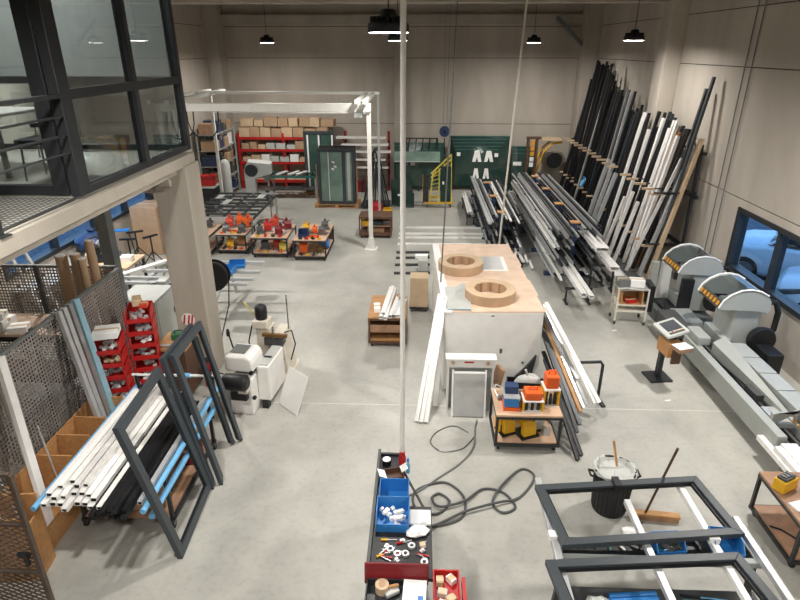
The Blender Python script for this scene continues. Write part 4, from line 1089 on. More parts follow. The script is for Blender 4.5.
pallet('wooden pallet under the taller glazed double door at the back', (-3.78, 22.1, 0), 1.25, .7)
dp = door_pack('tall grey framed double glazed door in front of the red shelving', (-3.78, 22.0, .122), 0, 1.15, 2.24, [.575], 1, 'frame_grey', 'green_glass')
for x in (-.42, .0, .5): MB().box(x-.03,-.06,.12,x+.03,-.045,2.1).build('white_edge', 'paper', dp)
# rack of white profiles
r = thing('cantilever_rack', 'red armed cantilever rack holding white profiles at the back wall', 'rack', (-2.2, 23.3, 0))
for x in (-.75, .15, .95):
    MB().box(x-.05, -.05, 0, x+.05, .05, 2.2).box(x-.05, -.6, 0, x+.05, .05, .1).build('upright', 'dark_red', r)
    for zz in (.55, .85, 1.15, 1.45, 1.72, 1.98): MB().box(x-.03, -.6, zz-.05, x+.03, -.05, zz).build('arm', 'dark_red', r)
for zz, i in ((.85,1),(1.15,2),(1.45,3),(1.72,4),(1.98,5)):
    for k in range(2):
        if zz < 1.2 and k: continue
        profile('plastic_profile', f'white profile on the red armed rack, {nth(i)} level from below, {"front" if k == 0 else "rear"}', 'profile', 'white profiles on the red armed rack', (-3.25+.12*i % .3, 22.85+.2*k, zz+.03), (-1.15-.1*((i*7) % 3), 22.85+.2*k, zz+.03), .15, .06, 'white_prof', 'tube')
r = thing('carton_bundle', 'bundle of dark red cartons under the red armed rack', 'bundle', (-2.5, 22.6, 0)); MB().box(-.35,-.2,.0,.35,.2,.42).build('bundle_body', 'dark_red', r, bev=.02); MB().box(-.3,-.21,0,-.22,.21,.43).build('strap', 'dark_metal', r); MB().box(.22,-.21,0,.3,.21,.43).build('strap', 'dark_metal', r)

# ------------------------------------------------------------------ black A-frame stand
r = thing('a_frame_stand', 'black A frame stand holding dark profiles at the back', 'stand', (-1.56, 20.3, 0))
for s in (-1, 1):
    for y in (-.4, .4): MB().bar((s*.42, y, .1), (s*.05, y, 1.95), .05, .05, (0,1,0)).build('leg', 'dark_metal', r)
    for zz in (.5, 1.1): MB().box(s*(.42-.37*(zz-.1)/1.85)-.02, -.4, zz, s*(.42-.37*(zz-.1)/1.85)+.02, .4, zz+.04).build('side_rail', 'dark_metal', r)
MB().box(-.5,-.45,.04,.5,.45,.1).build('base', 'dark_metal', r); MB().box(-.06,-.42,1.93,.06,.42,1.98).build('top_rail', 'dark_metal', r)
for x in (-.4,.4):
    for y in (-.35,.35): caster(r, x, y, .03)
for i in range(5):
    profile('dark_profile', f'dark profile leaning on the black A frame, {nth(i+1)} from the left', 'profile', 'dark profiles on the black A frame', (-1.93+.09*i, 19.8, .11), (-1.64+.04*i, 19.88, 1.5+.13*(i % 3)), .06, .05, 'black' if i % 3 else 'anthracite', 'tube')
for i in range(4):
    profile('dark_profile', f'dark profile leaning on the black A frame, {nth(i+1)} from the right', 'profile', 'dark profiles on the black A frame', (-1.14-.08*i, 19.8, .11), (-1.42-.03*i, 19.88, 1.6-.14*(i % 3)), .06, .05, 'black' if i % 2 else 'anthracite', 'tube')
r = thing('red_canister', 'bright red canister in front of the black A frame stand', 'canister', (-1.48, 19.5, .0)); MB().box(-.2,-.14,0,.2,.14,.3).build('canister_body', 'red', r, bev=.05); MB().path([(-.1,0,.3),(-.1,0,.36),(.1,0,.36),(.1,0,.3)],.015,8).build('handle','red',r); MB().lathe([(0,0),(.035,0),(.035,.05),(0,.05)],(.14,0,.3),12).build('cap','black',r)
r = thing('yellow_crate', 'low yellow crate beside the red canister', 'crate', (-1.1, 19.45, 0)); MB().tray(-.15,-.12,0,.15,.12,.14,.01).build('crate_body','yellow',r); MB().box(-.1,-.08,.01,.1,.08,.1).build('contents','dark_wood',r)

# ------------------------------------------------------------------ glass stillages
def stillage(label, x0, x1, y, h, ng, gmt, group, marks=None, fork=False, tilt=.16):
    r = thing('glass_stillage', label, 'stillage', ((x0+x1)/2, y, 0)); w_ = x1-x0
    for s in (-1, 0, 1):
        MB().box(s*(w_/2-.05)-.04, -.45, .0, s*(w_/2-.05)+.04, .35, .14).build('foot_beam', 'green_stillage', r)
        MB().bar((s*(w_/2-.05), .02, .14), (s*(w_/2-.05), .3, h), .06, .06, (0,1,0)).build('back_post', 'green_stillage', r)
    for zz in (.14, h*.55, h-.06): MB().box(-w_/2, .02+.28*zz/h, zz, w_/2, .07+.28*zz/h, zz+.06).build('cross_rail', 'green_stillage', r)
    if fork:
        for k in range(5):
            x = -w_*.22+k*w_*.13; MB().bar((x,-.2,1.52),(x+.07,-.12,2.0),.03,.03).build('fork_bar','black',r)
        MB().box(-w_*.26,-.14,1.96,w_*.36,-.1,2.0).build('fork_top','black',r)
        MB().box(-w_*.26,-.24,.3,-w_*.24,-.2,1.96).build('fork_side','black',r); MB().box(w_*.34,-.24,.3,w_*.36,-.2,1.96).build('fork_side','black',r)
    for i in range(ng):
        hh = h-.1-.12*i
        wd = w_*(1-.06*i)-.08
        g_ = thing('glass_sheet', f'{group}, {nth(i+1)} sheet from the back', 'glass sheet', ((x0+x1)/2-.03*i, y-.04-.055*i, .145), 0, group); g_.rotation_euler = (-tilt, 0, 0)
        MB().box(-wd/2, -.02, 0, wd/2, .0, hh).build('sheet', gmt, g_, bev=.003)
        MB().box(-wd/2, -.023, hh-.02, wd/2, .002, hh+.003).build('edge', 'teal', g_)
        if i == ng-1 and marks:
            for k, (mx, mz, mw, mh) in enumerate(marks):
                MB().prism([(mx-mw*.25,mz+mh),(mx+mw*.25,mz+mh),(mx+mw*.5,mz),(mx+mw*.14,mz),(mx,mz+mh*.45),(mx-mw*.14,mz),(mx-mw*.5,mz)],'y',-.026,-.022).build('paper_mark','paper',g_)
            for (mx, mz, mw, mh) in ((-wd*.42, hh*.82, .14, .14), (wd*.44, hh*.8, .14, .14)): MB().box(mx-mw/2,-.026,mz,mx+mw/2,-.022,mz+mh).build('sticker','paper',g_)
        elif i == ng-1:
            for mx in (-wd*.3,-.1*wd): MB().box(mx-.09,-.026,hh*.62,mx+.09,-.022,hh*.62+.14).build('sticker','paper',g_)
    return r
stillage('green stillage of pale glass behind the white pole at the back wall', -1.05, .95, 23.1, 1.75, 4, 'green_glass', 'pale green glass on the left stillage', None, True)
r = thing('glass_sheet', 'pale sheet of glass lying sloped on top of the left stillage', 'glass sheet', (-.1, 22.55, 1.35)); r.rotation_euler = (.5, 0, 0); MB().box(-.9,-.3,0,.85,.3,.02).build('sheet','pale_green_glass',r); MB().box(-.9,-.31,-.002,.85,-.3,.022).build('edge','paper',r)
stillage('green stillage of dark glass with white paper marks at the back wall', 1.15, 3.5, 23.2, 2.0, 5, 'dark_glass', 'dark green glass on the right stillage', [(.0, .95, .36, .42), (.46, .95, .36, .42), (-.02, .3, .26, .4), (.38, .3, .26, .4)])
stillage('low dark green stillage at the right of the marked glass', 3.55, 4.5, 23.3, 1.6, 3, 'dark_glass', 'dark glass on the small stillage', None)
for i in range(5):
    g_ = thing('glass_sheet', f'small dark glass sheet leaning in the stack by the white pole, {nth(i+1)} from the back', 'glass sheet', (-.66+.045*i, 20.35-.07*i, 0), 0, 'small glass stack'); g_.rotation_euler = (-.12, 0, .0)
    MB().box(-.36+.05*i, -.012, 0.004, .28, .012, .92-.1*i).build('sheet','dark_glass',g_)
    if i == 4: MB().box(-.3,-.015,.41,-.1,-.011,.48).build('sticker','paper',g_)
# yellow trolley with glass
r = thing('yellow_trolley', 'yellow lattice trolley carrying dark glass panes', 'trolley', (.68, 20.6, 0))
MB().box(-.5,-.5,.14,.48,-.44,.2).box(-.5,.4,.14,.48,.46,.2).box(-.5,-.44,.14,-.44,.4,.2).box(.42,-.44,.14,.48,.4,.2).build('base_frame','yellow',r)
for x in (-.42,.4):
    for y in (-.42,.4): caster(r, x, y, .05)
def lad(p0, p1, q0, q1, n, nm):
    m = MB().bar(p0,p1,.04,.04).bar(q0,q1,.04,.04)
    for k in range(n):
        t = (k+.5)/n; a = Vector(p0).lerp(Vector(p1),t); b = Vector(q0).lerp(Vector(q1),t); m.bar(a,b,.025,.025)
    m.build(nm,'pale_yellow',r)
lad((-.34,-.44,.2),(-.22,-.05,1.2),(-.02,-.44,.2),(.0,-.05,1.3),8,'ladder_side')
lad((-.3,-.1,1.12),(.42,.3,1.72),(-.3,-.1,.98),(.42,.3,1.55),7,'sloped_lattice')
MB().bar((.42,.3,.2),(.42,.3,1.72),.04,.04).bar((.42,-.44,.2),(.42,.3,1.4),.04,.04).build('rear_post','pale_yellow',r)
for i in range(3):
    g_ = thing('glass_sheet', f'dark glass pane on the yellow trolley, {nth(i+1)} from the front', 'glass sheet', (.88, 20.16+.06*i, .2), 0, 'panes on the yellow trolley'); g_.rotation_euler = (-.22,0,0)
    MB().box(-.16,-.01,0,.2,.01,1.1+.05*i).build('sheet','dark_glass',g_); MB().box(-.1,-.013,.6,-.04,-.009,.7).build('sticker','paper',g_)
g_ = thing('glass_sheet', 'black pane leaning on the left side of the yellow trolley', 'glass sheet', (.2, 20.12, .2)); g_.rotation_euler = (-.15,0,0); MB().box(-.1,-.02,0,.1,.02,.95).build('sheet','black',g_); MB().box(-.11,-.022,-.0,-.1,.022,.95).build('edge','yellow',g_)
# hose reel hung from the roof
r = thing('hose_reel', 'dark blue hose reel hanging by cables before the back wall', 'reel', (.92, 23.3, 2.2)); MB().lathe([(.06,-.1),(.18,-.1),(.2,-.07),(.2,.07),(.18,.1),(.06,.1)],(0,0,0),22,'y').build('reel_case','navy',r,smooth=True); MB().lathe([(0,-.12),(.07,-.12),(.07,.12),(0,.12)],(0,0,0),12,'y').build('hub','black',r)
MB().tube((-.06,0,.25),(-.06,0,5.4),.012,6).build('suspension_cable','steel',r); MB().tube((.08,0,.25),(.08,0,5.4),.012,6).build('suspension_cable','steel',r); MB().tube((.0,0,-.25),(.02,0,-.85),.018,8).build('hose_tail','rubber',r)
# mast with coloured blocks, yellow bent trolley
r = thing('stacker_mast', 'dark mast with yellow and white blocks standing at the back right', 'mast', (4.18, 22.4, 0)); MB().box(-.2,-.1,0,-.12,.1,2.1).box(.12,-.1,0,.2,.1,2.1).box(-.22,-.1,2.06,.3,.1,2.14).build('mast_frame','dark_wood',r); MB().box(-.3,-.4,0,.3,.3,.08).build('mast_base','dark_metal',r)
for k in range(5): MB().box(-.07,-.12,1.05+.2*k,.07,-.02,1.2+.2*k).build('weight_block','hazard' if k > 1 else 'paper',r)
r = thing('hand_truck', 'yellow bent tube trolley with a brown board at the back right corner', 'trolley', (4.8, 23.0, 0))
for y in (-.3,.3): MB().path([(-.4,y,.1),(-.3,y,.9),(-.1,y,1.55),(.2,y,1.85),(.55,y,1.9)],.04,10).build('bent_tube','yellow',r,smooth=True)
MB().box(-.2,-.4,1.95,.55,.4,2.0).build('top_board','card_light',r); MB().box(-.45,-.35,.05,.5,.35,.12).build('base_plate','dark_metal',r)
for x in (-.3,.4): caster(r, x, 0, .025)
MB().lathe([(.0,-.06),(.28,-.06),(.3,0),(.28,.06),(0,.06)],(.35,-.2,1.2),18,'y').build('wound_strap','black',r)
# ------------------------------------------------------------------ central crate with cardboard rings
r = thing('work_crate', 'large white panelled crate with a chipboard top in the middle of the hall', 'crate', (1.12, 9.85, 0), .035)
hw = .76; hd = 1.68; ht = 1.42
MB().box(-hw, -hd, .06, hw, -hd+.03, ht).build('front_panel', 'white', r, bev=.003)
MB().box(-hw, hd-.03, .06, hw, hd, ht).build('rear_panel', 'white', r)
MB().box(-hw, -hd+.03, .06, -hw+.03, hd-.03, ht).build('side_panel', 'white', r); MB().box(hw-.03, -hd+.03, .06, hw, hd-.03, ht).build('side_panel', 'white', r)
for x in (-hw+.1, 0, hw-.1): MB().box(x-.05, -hd+.05, 0, x+.05, hd-.05, .06).build('skid', 'wood', r)
ys = [-hd, -1.05, -.35, .4, 1.05, hd]
for k in range(5):
    MB().box(-hw+.1, ys[k]+.003, ht, hw+.02+(.03 if k % 2 else 0), ys[k+1]-.003, ht+.025).build('top_board', 'pale_wood', r)
MB().box(-hw-.03, -hd-.01, ht, -hw+.1, hd, ht+.03).build('edge_strip', 'paper', r, bev=.004)
MB().box(.12, -hd-.004, .72, .16, -hd, .8).build('lock_plate', 'steel', r); MB().box(-.05, -hd-.003, 1.36, .0, -hd, 1.38).build('mark', 'dark_grey', r)
MB().lathe([(0,0),(.02,0),(.02,-.01),(0,-.01)],(.5,-hd,.55),10,'y').build('bolt','steel',r)
MB().prism([(.35,.25),(.62,.12),(.7,.7),(.55,.48)], 'y', -hd-.06, -hd).build('corner_flap', 'dark_metal', r)
r = thing('plastic_sheet', 'clear plastic sheet at the front left of the crate top', 'sheet', (.64, 8.6, 1.451)); 
MB().add([(-.2,-.42,0),(.18,-.42,.004),(.2,.1,.01),(.15,.75,.004),(-.02,.5,.012),(-.2,.55,0),(-.2,-.42,.006),(.18,-.42,.012),(.2,.1,.02),(.15,.75,.01),(-.02,.5,.02),(-.2,.55,.006)],[(0,1,2,3,4,5),(11,10,9,8,7,6)]+[(i,(i+1)%6,6+(i+1)%6,6+i) for i in range(6)]).build('film','light_grey',r); MB().bar((-.18,-.41,.016),(.17,-.41,.02),.02,.006).build('folded_hem','pale_blue_film',r)
r = thing('glass_sheet', 'grey glass pane in a white edge lying on the crate top', 'pane', (1.36, 10.35, 1.446)); MB().box(-.27,-.36,0,.2,.36,.012).build('pane','grey_glass' if 'grey_glass' in M else 'silver',r); MB().box(.2,-.36,0,.27,.36,.016).box(-.27,-.4,0,.27,-.36,.016).build('edge_strip','paper',r)
def ring(loc, label):
    r = thing('cardboard_ring', label, 'ring', loc, 0, None)
    MB().lathe([(.385,0),(.405,.002),(.405,.155),(.385,.155),(.385,0)],(0,0,0),48).build('outer_wall','card',r,smooth=True)
    m = MB().lathe([(.26,.156),(.405,.156),(.405,.168),(.26,.168),(.26,.156)],(0,0,0),48); m.build('top_face','card_light',r)
    vs = []; n = 60
    m = MB(); pts_o = []
    for k in range(n):
        a = 2*PI*k/n; q = .255+.012*(1 if (k//4) % 2 else -.6); pts_o.append((q*math.cos(a), q*math.sin(a)))
    vs = [(x, y, zz) for zz in (.0, .16) for x, y in pts_o] + [(x*1.03, y*1.03, zz) for zz in (0, .16) for x, y in pts_o]
    fs = [(k, (k+1) % n, n+(k+1) % n, n+k) for k in range(n)] + [(2*n+k, 3*n+k, 3*n+(k+1) % n, 2*n+(k+1) % n) for k in range(n)] + [(n+k, n+(k+1) % n, 3*n+(k+1) % n, 3*n+k) for k in range(n)]
    m.add(vs, fs).build('inner_corrugation','card',r)
    for k in range(10):
        a = 2*PI*k/10+.2; MB().obox((.25*math.cos(a), .25*math.sin(a), .08), (.02,.012,.15), (0,0,a)).build('inner_fold','brown_board',r)
    return r
ring((.76, 10.02, 1.446), 'large cardboard ring on the crate, farther of the two')
ring((1.16, 8.72, 1.446), 'large cardboard ring on the crate, nearer of the two')
r = thing('stainless_cabinet', 'white steel cabinet with a stainless plate in front of the crate', 'cabinet', (.78, 7.85, 0))
MB().box(-.33,-.24,0,-.3,-.09,.9).build('side_panel','white',r); MB().box(.34,-.24,0,.37,-.09,.9).build('side_panel','white',r)
MB().box(-.36,-.27,.9,.4,-.08,.93).build('top_panel','white',r,bev=.004); MB().box(-.3,-.24,.77,.34,-.22,.9).build('fascia','white',r); MB().box(-.3,-.11,0,.34,-.09,.9).build('back_panel','light_grey',r)
MB().box(-.3,-.22,0,.34,-.11,.03).build('bottom_panel','light_grey',r)
MB().box(-.08,-.245,.85,.06,-.238,.872).build('badge','red',r)
for x in (-.25,.27): MB().lathe([(0,0),(.03,0),(.03,-.012),(0,-.012)],(x,-.24,.85),12,'y').build('knob','card_light',r)
MB().obox((-.0,-.34,.37),(.46,.015,.72),(-.2,0,0)).build('stainless_plate','silver',r)
m = MB()
for x0,x1,z0,z1 in ((-.26,-.235,0,.76),(.235,.26,0,.76),(-.235,.235,.735,.76)): m.obox(((x0+x1)/2,-.345+.01,(z0+z1)/2-.01),(x1-x0,.024,z1-z0),(-.2,0,0))
m.build('plate_edge','paper',r)
MB().obox((.46,-.1,.55),(.06,.2,.3),(0,.2,.3)).build('side_lever','brown_board',r)
wg = 'white profiles leaning on the left of the crate'
for i,(a,b) in enumerate((((0.0,7.28,.02),(.34,8.42,1.62)),((.07,7.26,.02),(.385,8.36,1.6)),((.14,7.26,.02),(.415,8.3,1.56)),((.28,7.7,.02),(.425,8.6,1.5)))):
    profile('plastic_profile', f'white profile leaning on the left of the crate, {nth(i+1)} from the left', 'profile', wg, a, b, .06, .07, 'white_prof', 'rail')
# bars leaning at the right front corner of the crate
bgp = 'bars leaning at the right of the crate'
cols = ['white_prof','white_prof','alu','alu','wood','anthracite','dark_metal','black','black','card_light','silver']
ends = [(2.74,7.52,.25),(2.64,7.42,.3),(2.52,7.4,.28),(2.45,7.3,.3),(2.38,7.2,.3),(2.34,7.02,.2),(2.28,6.9,.15),(2.27,6.56,.02),(2.2,6.46,.02),(2.26,7.25,.3),(2.4,7.62,.6)]
tops = [(1.99,8.3,1.5),(2.0,8.42,1.5),(2.0,8.55,1.4),(1.99,8.6,1.3),(1.98,8.55,1.2),(1.98,8.4,1.1),(1.97,8.25,1.05),(1.97,8.1,.8),(1.97,7.95,.75),(1.98,8.75,1.1),(2.02,8.9,1.2)]
names = ['broad white','narrow white','grey','second grey','light wooden','anthracite','dark metal','long black','longest black','tan','silver']
for i, (c, e) in enumerate(zip(cols, ends)):
    wd = .09 if i == 0 else .05
    profile('leaning_bar', f'{names[i]} bar leaning from the right crate edge over the hoop stand', 'bar', bgp, e, tops[i], wd, .05, c, 'tube' if i < 7 else 'rail')
def hoop(loc, rz, label):
    r = thing('hoop_stand', label, 'stand', loc, rz, 'hoop stands beside the crate')
    MB().path([(-.24,0,.03),(-.24,0,.62),(-.2,0,.68),(.2,0,.68),(.24,0,.62),(.24,0,.03)],.025,8).build('hoop','dark_metal',r,smooth=True)
    for s in (-.24,.24): MB().box(s-.03,-.25,0,s+.03,.25,.03).build('foot','dark_metal',r)
hoop((2.66, 8.0, 0), .1, 'dark hoop stand under the leaning bars, nearer the viewer')
hoop((2.25, 9.35, 0), .0, 'dark hoop stand at the right side of the crate, farther')

n0 = set(bpy.data.objects)
# orange tool cart
cart('work cart with orange tools in front of the crate', 1.1, 6.72, 2.0, 7.42, .6)
def caulk(loc, rz, w_, h_, mt, label):      # orange carry box on a white and yellow base
    r = thing('tool_box', label, 'tool box', loc, rz, 'tool boxes on the orange tool cart')
    MB().box(-w_/2,-.12,0,w_/2,.12,.015).build('base_plate','paper',r)
    for s in (-1,1): MB().box(s*(w_/2-.012)-.012,-.11,.015,s*(w_/2-.012)+.012,.11,h_*.5).build('side_plate',mt[1],r)
    MB().box(-w_/2,-.12,h_*.5,w_/2,.12,h_*.54).build('mid_plate','paper',r)
    MB().box(-w_/2+.02,-.1,h_*.54,w_/2-.02,.1,h_*.9).build('cover',mt[0],r,bev=.02)
    MB().path([(-w_*.2,0,h_*.9),(-w_*.2,0,h_),(w_*.2,0,h_),(w_*.2,0,h_*.9)],.014,8).build('handle',mt[0],r)
    for k in range(3): MB().lathe([(0,.015),(.022,.015),(.022,h_*.3),(.01,h_*.36),(0,h_*.36)],(-w_*.28+k*w_*.28,-.05,0),10).build('die','dark_metal',r)
    return r
caulk((1.6,6.9,.6),0,.28,.34,('orange','yellow'),'orange topped tool box in the middle of the cart by the crate')
caulk((1.87,7.05,.6),.05,.22,.52,('orange','yellow'),'taller orange and yellow tool box at the right of the cart by the crate')
r = thing('tool_box', 'blue tool box on orange foot at the left of the cart by the crate','tool box',(1.32,6.95,.6),-.05,'tool boxes on the orange tool cart')
MB().box(-.11,-.13,0,.11,.13,.05).build('foot','orange',r); MB().box(-.1,-.12,.05,.1,.12,.2).build('lower_box','blue',r,bev=.01); MB().box(-.09,-.02,.2,.09,.12,.32).build('upper_box','navy',r,bev=.01); MB().box(-.11,-.125,.19,.11,.125,.205).build('divider_plate','silver',r)
r = thing('black_tray', 'long black tray at the back of the cart by the crate','tray',(1.6,7.27,.6),-.08); MB().tray(-.3,-.08,.12,.32,.08,.22,.01).build('tray_body','black',r)
for x in (-.25,.27): MB().box(x-.02,-.06,0,x+.02,.06,.12).build('foot','black',r)
r = thing('plastic_bag','bunched clear plastic bag in the black tray','bag',(1.6,7.27,.735),0); m = MB(); random.seed(4); m.lathe([(0,0),(.16,.01),(.2,.06),(.16,.13),(.09,.17),(.0,.2)],(0,0,0),12); m.v=[(x*(1+random.uniform(-.15,.15)),y*.38*(1+random.uniform(-.15,.15)),zz*(1+random.uniform(-.1,.1))) for x,y,zz in m.v]; m.build('bag_body','light_grey',r,smooth=True); MB().tube((-.02,0,.17),(-.05,0,.26),.02,6).build('twist','light_grey',r)
r = thing('wire_clamp','steel wire clamp at the back left of the cart by the crate','clamp',(1.19,7.2,.6),.3); MB().path([(-.05,-.1,.02),(-.06,.05,.1),(.0,.12,.12),(.06,.05,.1),(.05,-.1,.02)],.014,8).build('wire_loop','silver',r,smooth=True); MB().box(-.06,-.12,0,.06,-.06,.05).build('clamp_foot','steel',r)
for x,y,mt,lab,s in ((1.3,7.0,'yellow','yellow tool at the left of the lower shelf by the crate',.8),(1.57,6.95,'yellow','yellow tool in the middle of the lower shelf by the crate',.9),(1.72,7.1,'silver','silver box tool on the lower shelf of the cart by the crate',.8)):
    punch((x,y,.14),.4,mt,lab,s,'tools on the lower shelf of the orange cart','black')
carton((1.85,6.95,.14),(.1,.1,.12),.1,'small pale box on the lower shelf of the cart by the crate',None,'light_grey')
carton((1.18,7.05,.14),(.06,.2,.22),0,'yellow box at the left edge of the lower shelf of the cart by the crate',None,'yellow')

for o in set(bpy.data.objects)-n0:
    if o.parent is None: o.location.y -= .08; o.location.x -= .02
# cart with white profiles + cardboard carton on dolly
r = cart('dark wooden cart holding short white profiles left of the crate', -.93, 9.65, -.22, 10.7, .62, 'wood', 'dark_wood', None, 'profile_cart', True)
MB().box(-.33,-.5,.3,.33,-.48,.45).build('front_board','brown_board',r); MB().box(-.355,-.5,.14,-.34,.5,.56).build('side_board','brown_board',r); MB().box(.34,-.5,.14,.355,.5,.56).build('side_board','brown_board',r)
for i,(x,y0,y1,zz,c) in enumerate(((-.68,9.55,11.0,.66,'white_prof'),(-.6,9.52,10.95,.66,'white_prof'),(-.52,9.6,10.5,.66,'white_prof'),(-.45,9.62,10.45,.66,'silver'),(-.64,9.6,10.9,.72,'white_prof'),(-.38,9.62,10.4,.66,'white_prof'))):
    profile('short_profile', f'short white profile on the dark wooden cart, {nth(i+1)} laid', 'profile', 'short profiles on the dark wooden cart', (x,y0,zz), (x+.12,y1,zz), .07,.06,c,'tube')
carton((-.78,10.0,.62),(.12,.3,.08),.1,'pale pack at the left of the dark wooden cart',None,'paper'); carton((-.33,10.45,.62),(.14,.2,.1),.3,'brown pack at the right of the dark wooden cart',None,'brown_board')
r = thing('dolly','dark low dolly under the tall carton beside the crate','dolly',(.01,11.45,0)); MB().box(-.2,-.2,.08,.2,.22,.11).build('deck','dark_metal',r)
for x in (-.15,.15):
    for y in (-.15,.15): caster(r,x,y,.03)
carton((.01,11.45,.11),(.38,.36,.66),0,'tall yellowish carton on the dark dolly beside the crate',None,'card_light')
r = thing('air_preparation_unit','small white and grey air unit on the floor behind the tall carton','machine',(.1,13.9,0)); MB().box(-.12,-.2,0,.12,.2,.3).build('unit_body','light_grey',r,bev=.02); MB().box(-.2,-.08,.3,.12,.08,.38).build('unit_head','paper',r,bev=.01); MB().box(.1,-.05,.3,.16,.05,.36).build('knob','black',r)
for i,(y,c) in enumerate(((17.5,'white_prof'),(16.85,'white_prof'),(16.45,'white_prof'),(15.85,'white_prof'),(15.1,'dark_grey'),(14.65,'dark_grey'),(14.1,'dark_grey'),(13.5,'dark_grey'))):
    profile('floor_bar', f'{"white" if i<4 else "dark"} bar lying across the floor behind the crate, {nth(i+1)} from the far end','bar','bars lying across the floor behind the crate',(-.62,y,.03),(2.0 if i<4 else .28,y+.06,.03),.06,.05,c,'rail')

# ------------------------------------------------------------------ poles and hoses
r = thing('service_pole','white vertical service pole rising from the small workbench','pole',(-.155,5.22,.9)); MB().tube((0,0,.04),(0,0,6.79),.026,14).build('pole_tube','white',r,smooth=True); MB().lathe([(0,0),(.04,0),(.04,.1),(.024,.13),(0,.13)],(0,0,0),14).build('base_fitting','red',r,smooth=True); MB().box(-.03,-.03,.13,.03,.03,.18).build('collar','red',r)
o = MB().tube((.38,9.35,1.452),(.57,9.62,7.68),.012,8).build('suspension_cable','steel'); tag(o,'thin grey cable hanging down to the crate top by the farther ring','cable')
o = MB().tube((2.12,14.9,0),(2.46,15.05,7.68),.026,8).build('wooden_pole','cream'); tag(o,'long pale pole hanging slightly aslant over the middle profile rack','pole')

# ------------------------------------------------------------------ narrow workbench in the foreground
r = thing('assembly_bench','narrow black workbench in the foreground','workbench',(-.14,4.55,0))
MB().box(-.26,-.85,.86,.3,.02,.9).build('bench_top','black',r); MB().box(-.29,-.85,.86,-.26,.8,1.0).build('left_rail','dark_grey',r); MB().box(-.26,.02,.86,-.02,.8,.9).build('rear_top','black',r); MB().box(-.28,.8,.86,-.02,.83,.93).build('end_plate','dark_metal',r)
for x,y in ((-.25,-.8),(.22,-.8),(-.25,.72),(.22,-.05),(-.07,.72)): MB().box(x-.02,y-.02,0,x+.02,y+.02,.86).build('leg','dark_metal',r)
MB().bar((-.05,.7,.88),(.24,-.02,.88),.02,.02).build('brace','black',r)
MB().box(-.24,-.78,.25,.22,0,.28).build('lower_shelf','dark_grey',r)
bin_open((-.22,4.66,.9),0,(.3,.25,.17),'blue','blue bin on the workbench, farther and nearly empty','blue bins on the workbench',fill=None)
bin_open((-.22,4.36,.9),0,(.32,.28,.19),'blue','blue bin on the workbench, nearer and full of plastic bags','blue bins on the workbench',fill='paper')
r = thing('tape_roll','roll of white tape at the far end of the workbench','tape',(-.33,5.22,.9)); MB().lathe([(.025,0),(.05,0),(.05,.06),(.025,.06),(.025,0)],(0,0,0),18).build('tape_ring','black',r,smooth=True); MB().lathe([(0,.06),(.045,.06),(.045,.066),(0,.066)],(0,0,0),18).build('white_face','paper',r)
r = thing('cardboard_tray','open box with white flaps on the workbench behind the blue bins','box',(-.24,4.99,.9),.3); MB().tray(-.1,-.08,0,.1,.08,.07,.006).build('tray_body','dark_wood',r); MB().obox((-.13,0,.09),(.09,.13,.004),(0,.5,0)).build('flap','paper',r); MB().obox((.12,.03,.09),(.08,.1,.004),(0,-.5,0)).build('flap','paper',r)
r = thing('metal_sheet','silver metal sheet standing behind the farther blue bin','sheet',(-.24,4.84,.9)); MB().obox((0,0,.05),(.26,.01,.1),(.3,0,0)).build('sheet','silver',r); MB().obox((0,.003,.1),(.27,.014,.012),(.3,0,0)).build('folded_edge','steel',r)
r = thing('spray_bottle','slim blue and white bottle at the foot of the service pole','bottle',(-.09,5.08,.9)); MB().lathe([(0,0),(.022,0),(.024,.1),(.012,.13),(.012,.16),(0,.16)],(0,0,0),12).build('bottle_body','light_blue',r,smooth=True); MB().lathe([(0,.16),(.016,.16),(.014,.19),(0,.19)],(0,0,0),10).build('cap','blue',r)
r = thing('paper_sheet','white board lying at the right of the nearer blue bin','paper',(.04,4.42,.9)); MB().box(-.1,-.1,0,.11,.1,.006).build('sheet','paper',r); MB().box(-.1,-.1,.006,.11,-.09,.01).build('edge','light_grey',r)
r = thing('plastic_bag','crumpled clear bag in front of the white board on the workbench','bag',(.02,4.22,.9),.4); m = MB(); random.seed(9); m.lathe([(0,0),(.1,.005),(.11,.03),(.07,.06),(0,.07)],(0,0,0),12); m.v=[(x*(1+random.uniform(-.25,.25)),y*.7*(1+random.uniform(-.25,.25)),zz) for x,y,zz in m.v]; m.build('bag_body','paper',r); MB().obox((.09,.05,.03),(.07,.05,.01),(.3,.3,.5)).build('bag_end','light_grey',r)
random.seed(15)
for i in range(18):
    x = random.uniform(-.33,.1); y = random.uniform(3.86,4.12); k = i % 4
    r = thing('hand_tool', f'small tool scattered on the black bench top, {nth(i+1)} of the scatter','tool',(x,y,.9),random.uniform(0,3),'small tools on the black bench top')
    if k == 0:
        MB().lathe([(.02,0),(.035,0),(.035,.025),(.02,.025),(.02,0)],(0,0,0),14).build('ring','silver',r,smooth=True); MB().box(-.004,.03,0,.004,.08,.008).build('tang','steel',r)
    elif k == 1:
        MB().tube((-.06,0,.012),(.0,0,.012),.011,8).build('handle',random.choice(['red','dark_grey','yellow']),r); MB().tube((0,0,.012),(.09,0,.012),.004,6).build('shaft','silver',r)
    elif k == 2:
        MB().obox((0,0,.012),(.05,.035,.022)).build('block','silver',r,bev=.003); MB().box(-.01,-.01,.022,.01,.01,.032).build('stud','paper',r)
    else:
        MB().bar((-.06,.02,.01),(.05,.0,.01),.012,.012).build('jaw','steel',r); MB().bar((-.06,-.02,.012),(.05,.0,.012),.012,.01).build('jaw_handle','red',r)
carton((.07,4.06,.9),(.05,.05,.03),.3,'tiny white box at the right edge of the workbench',None,'paper')
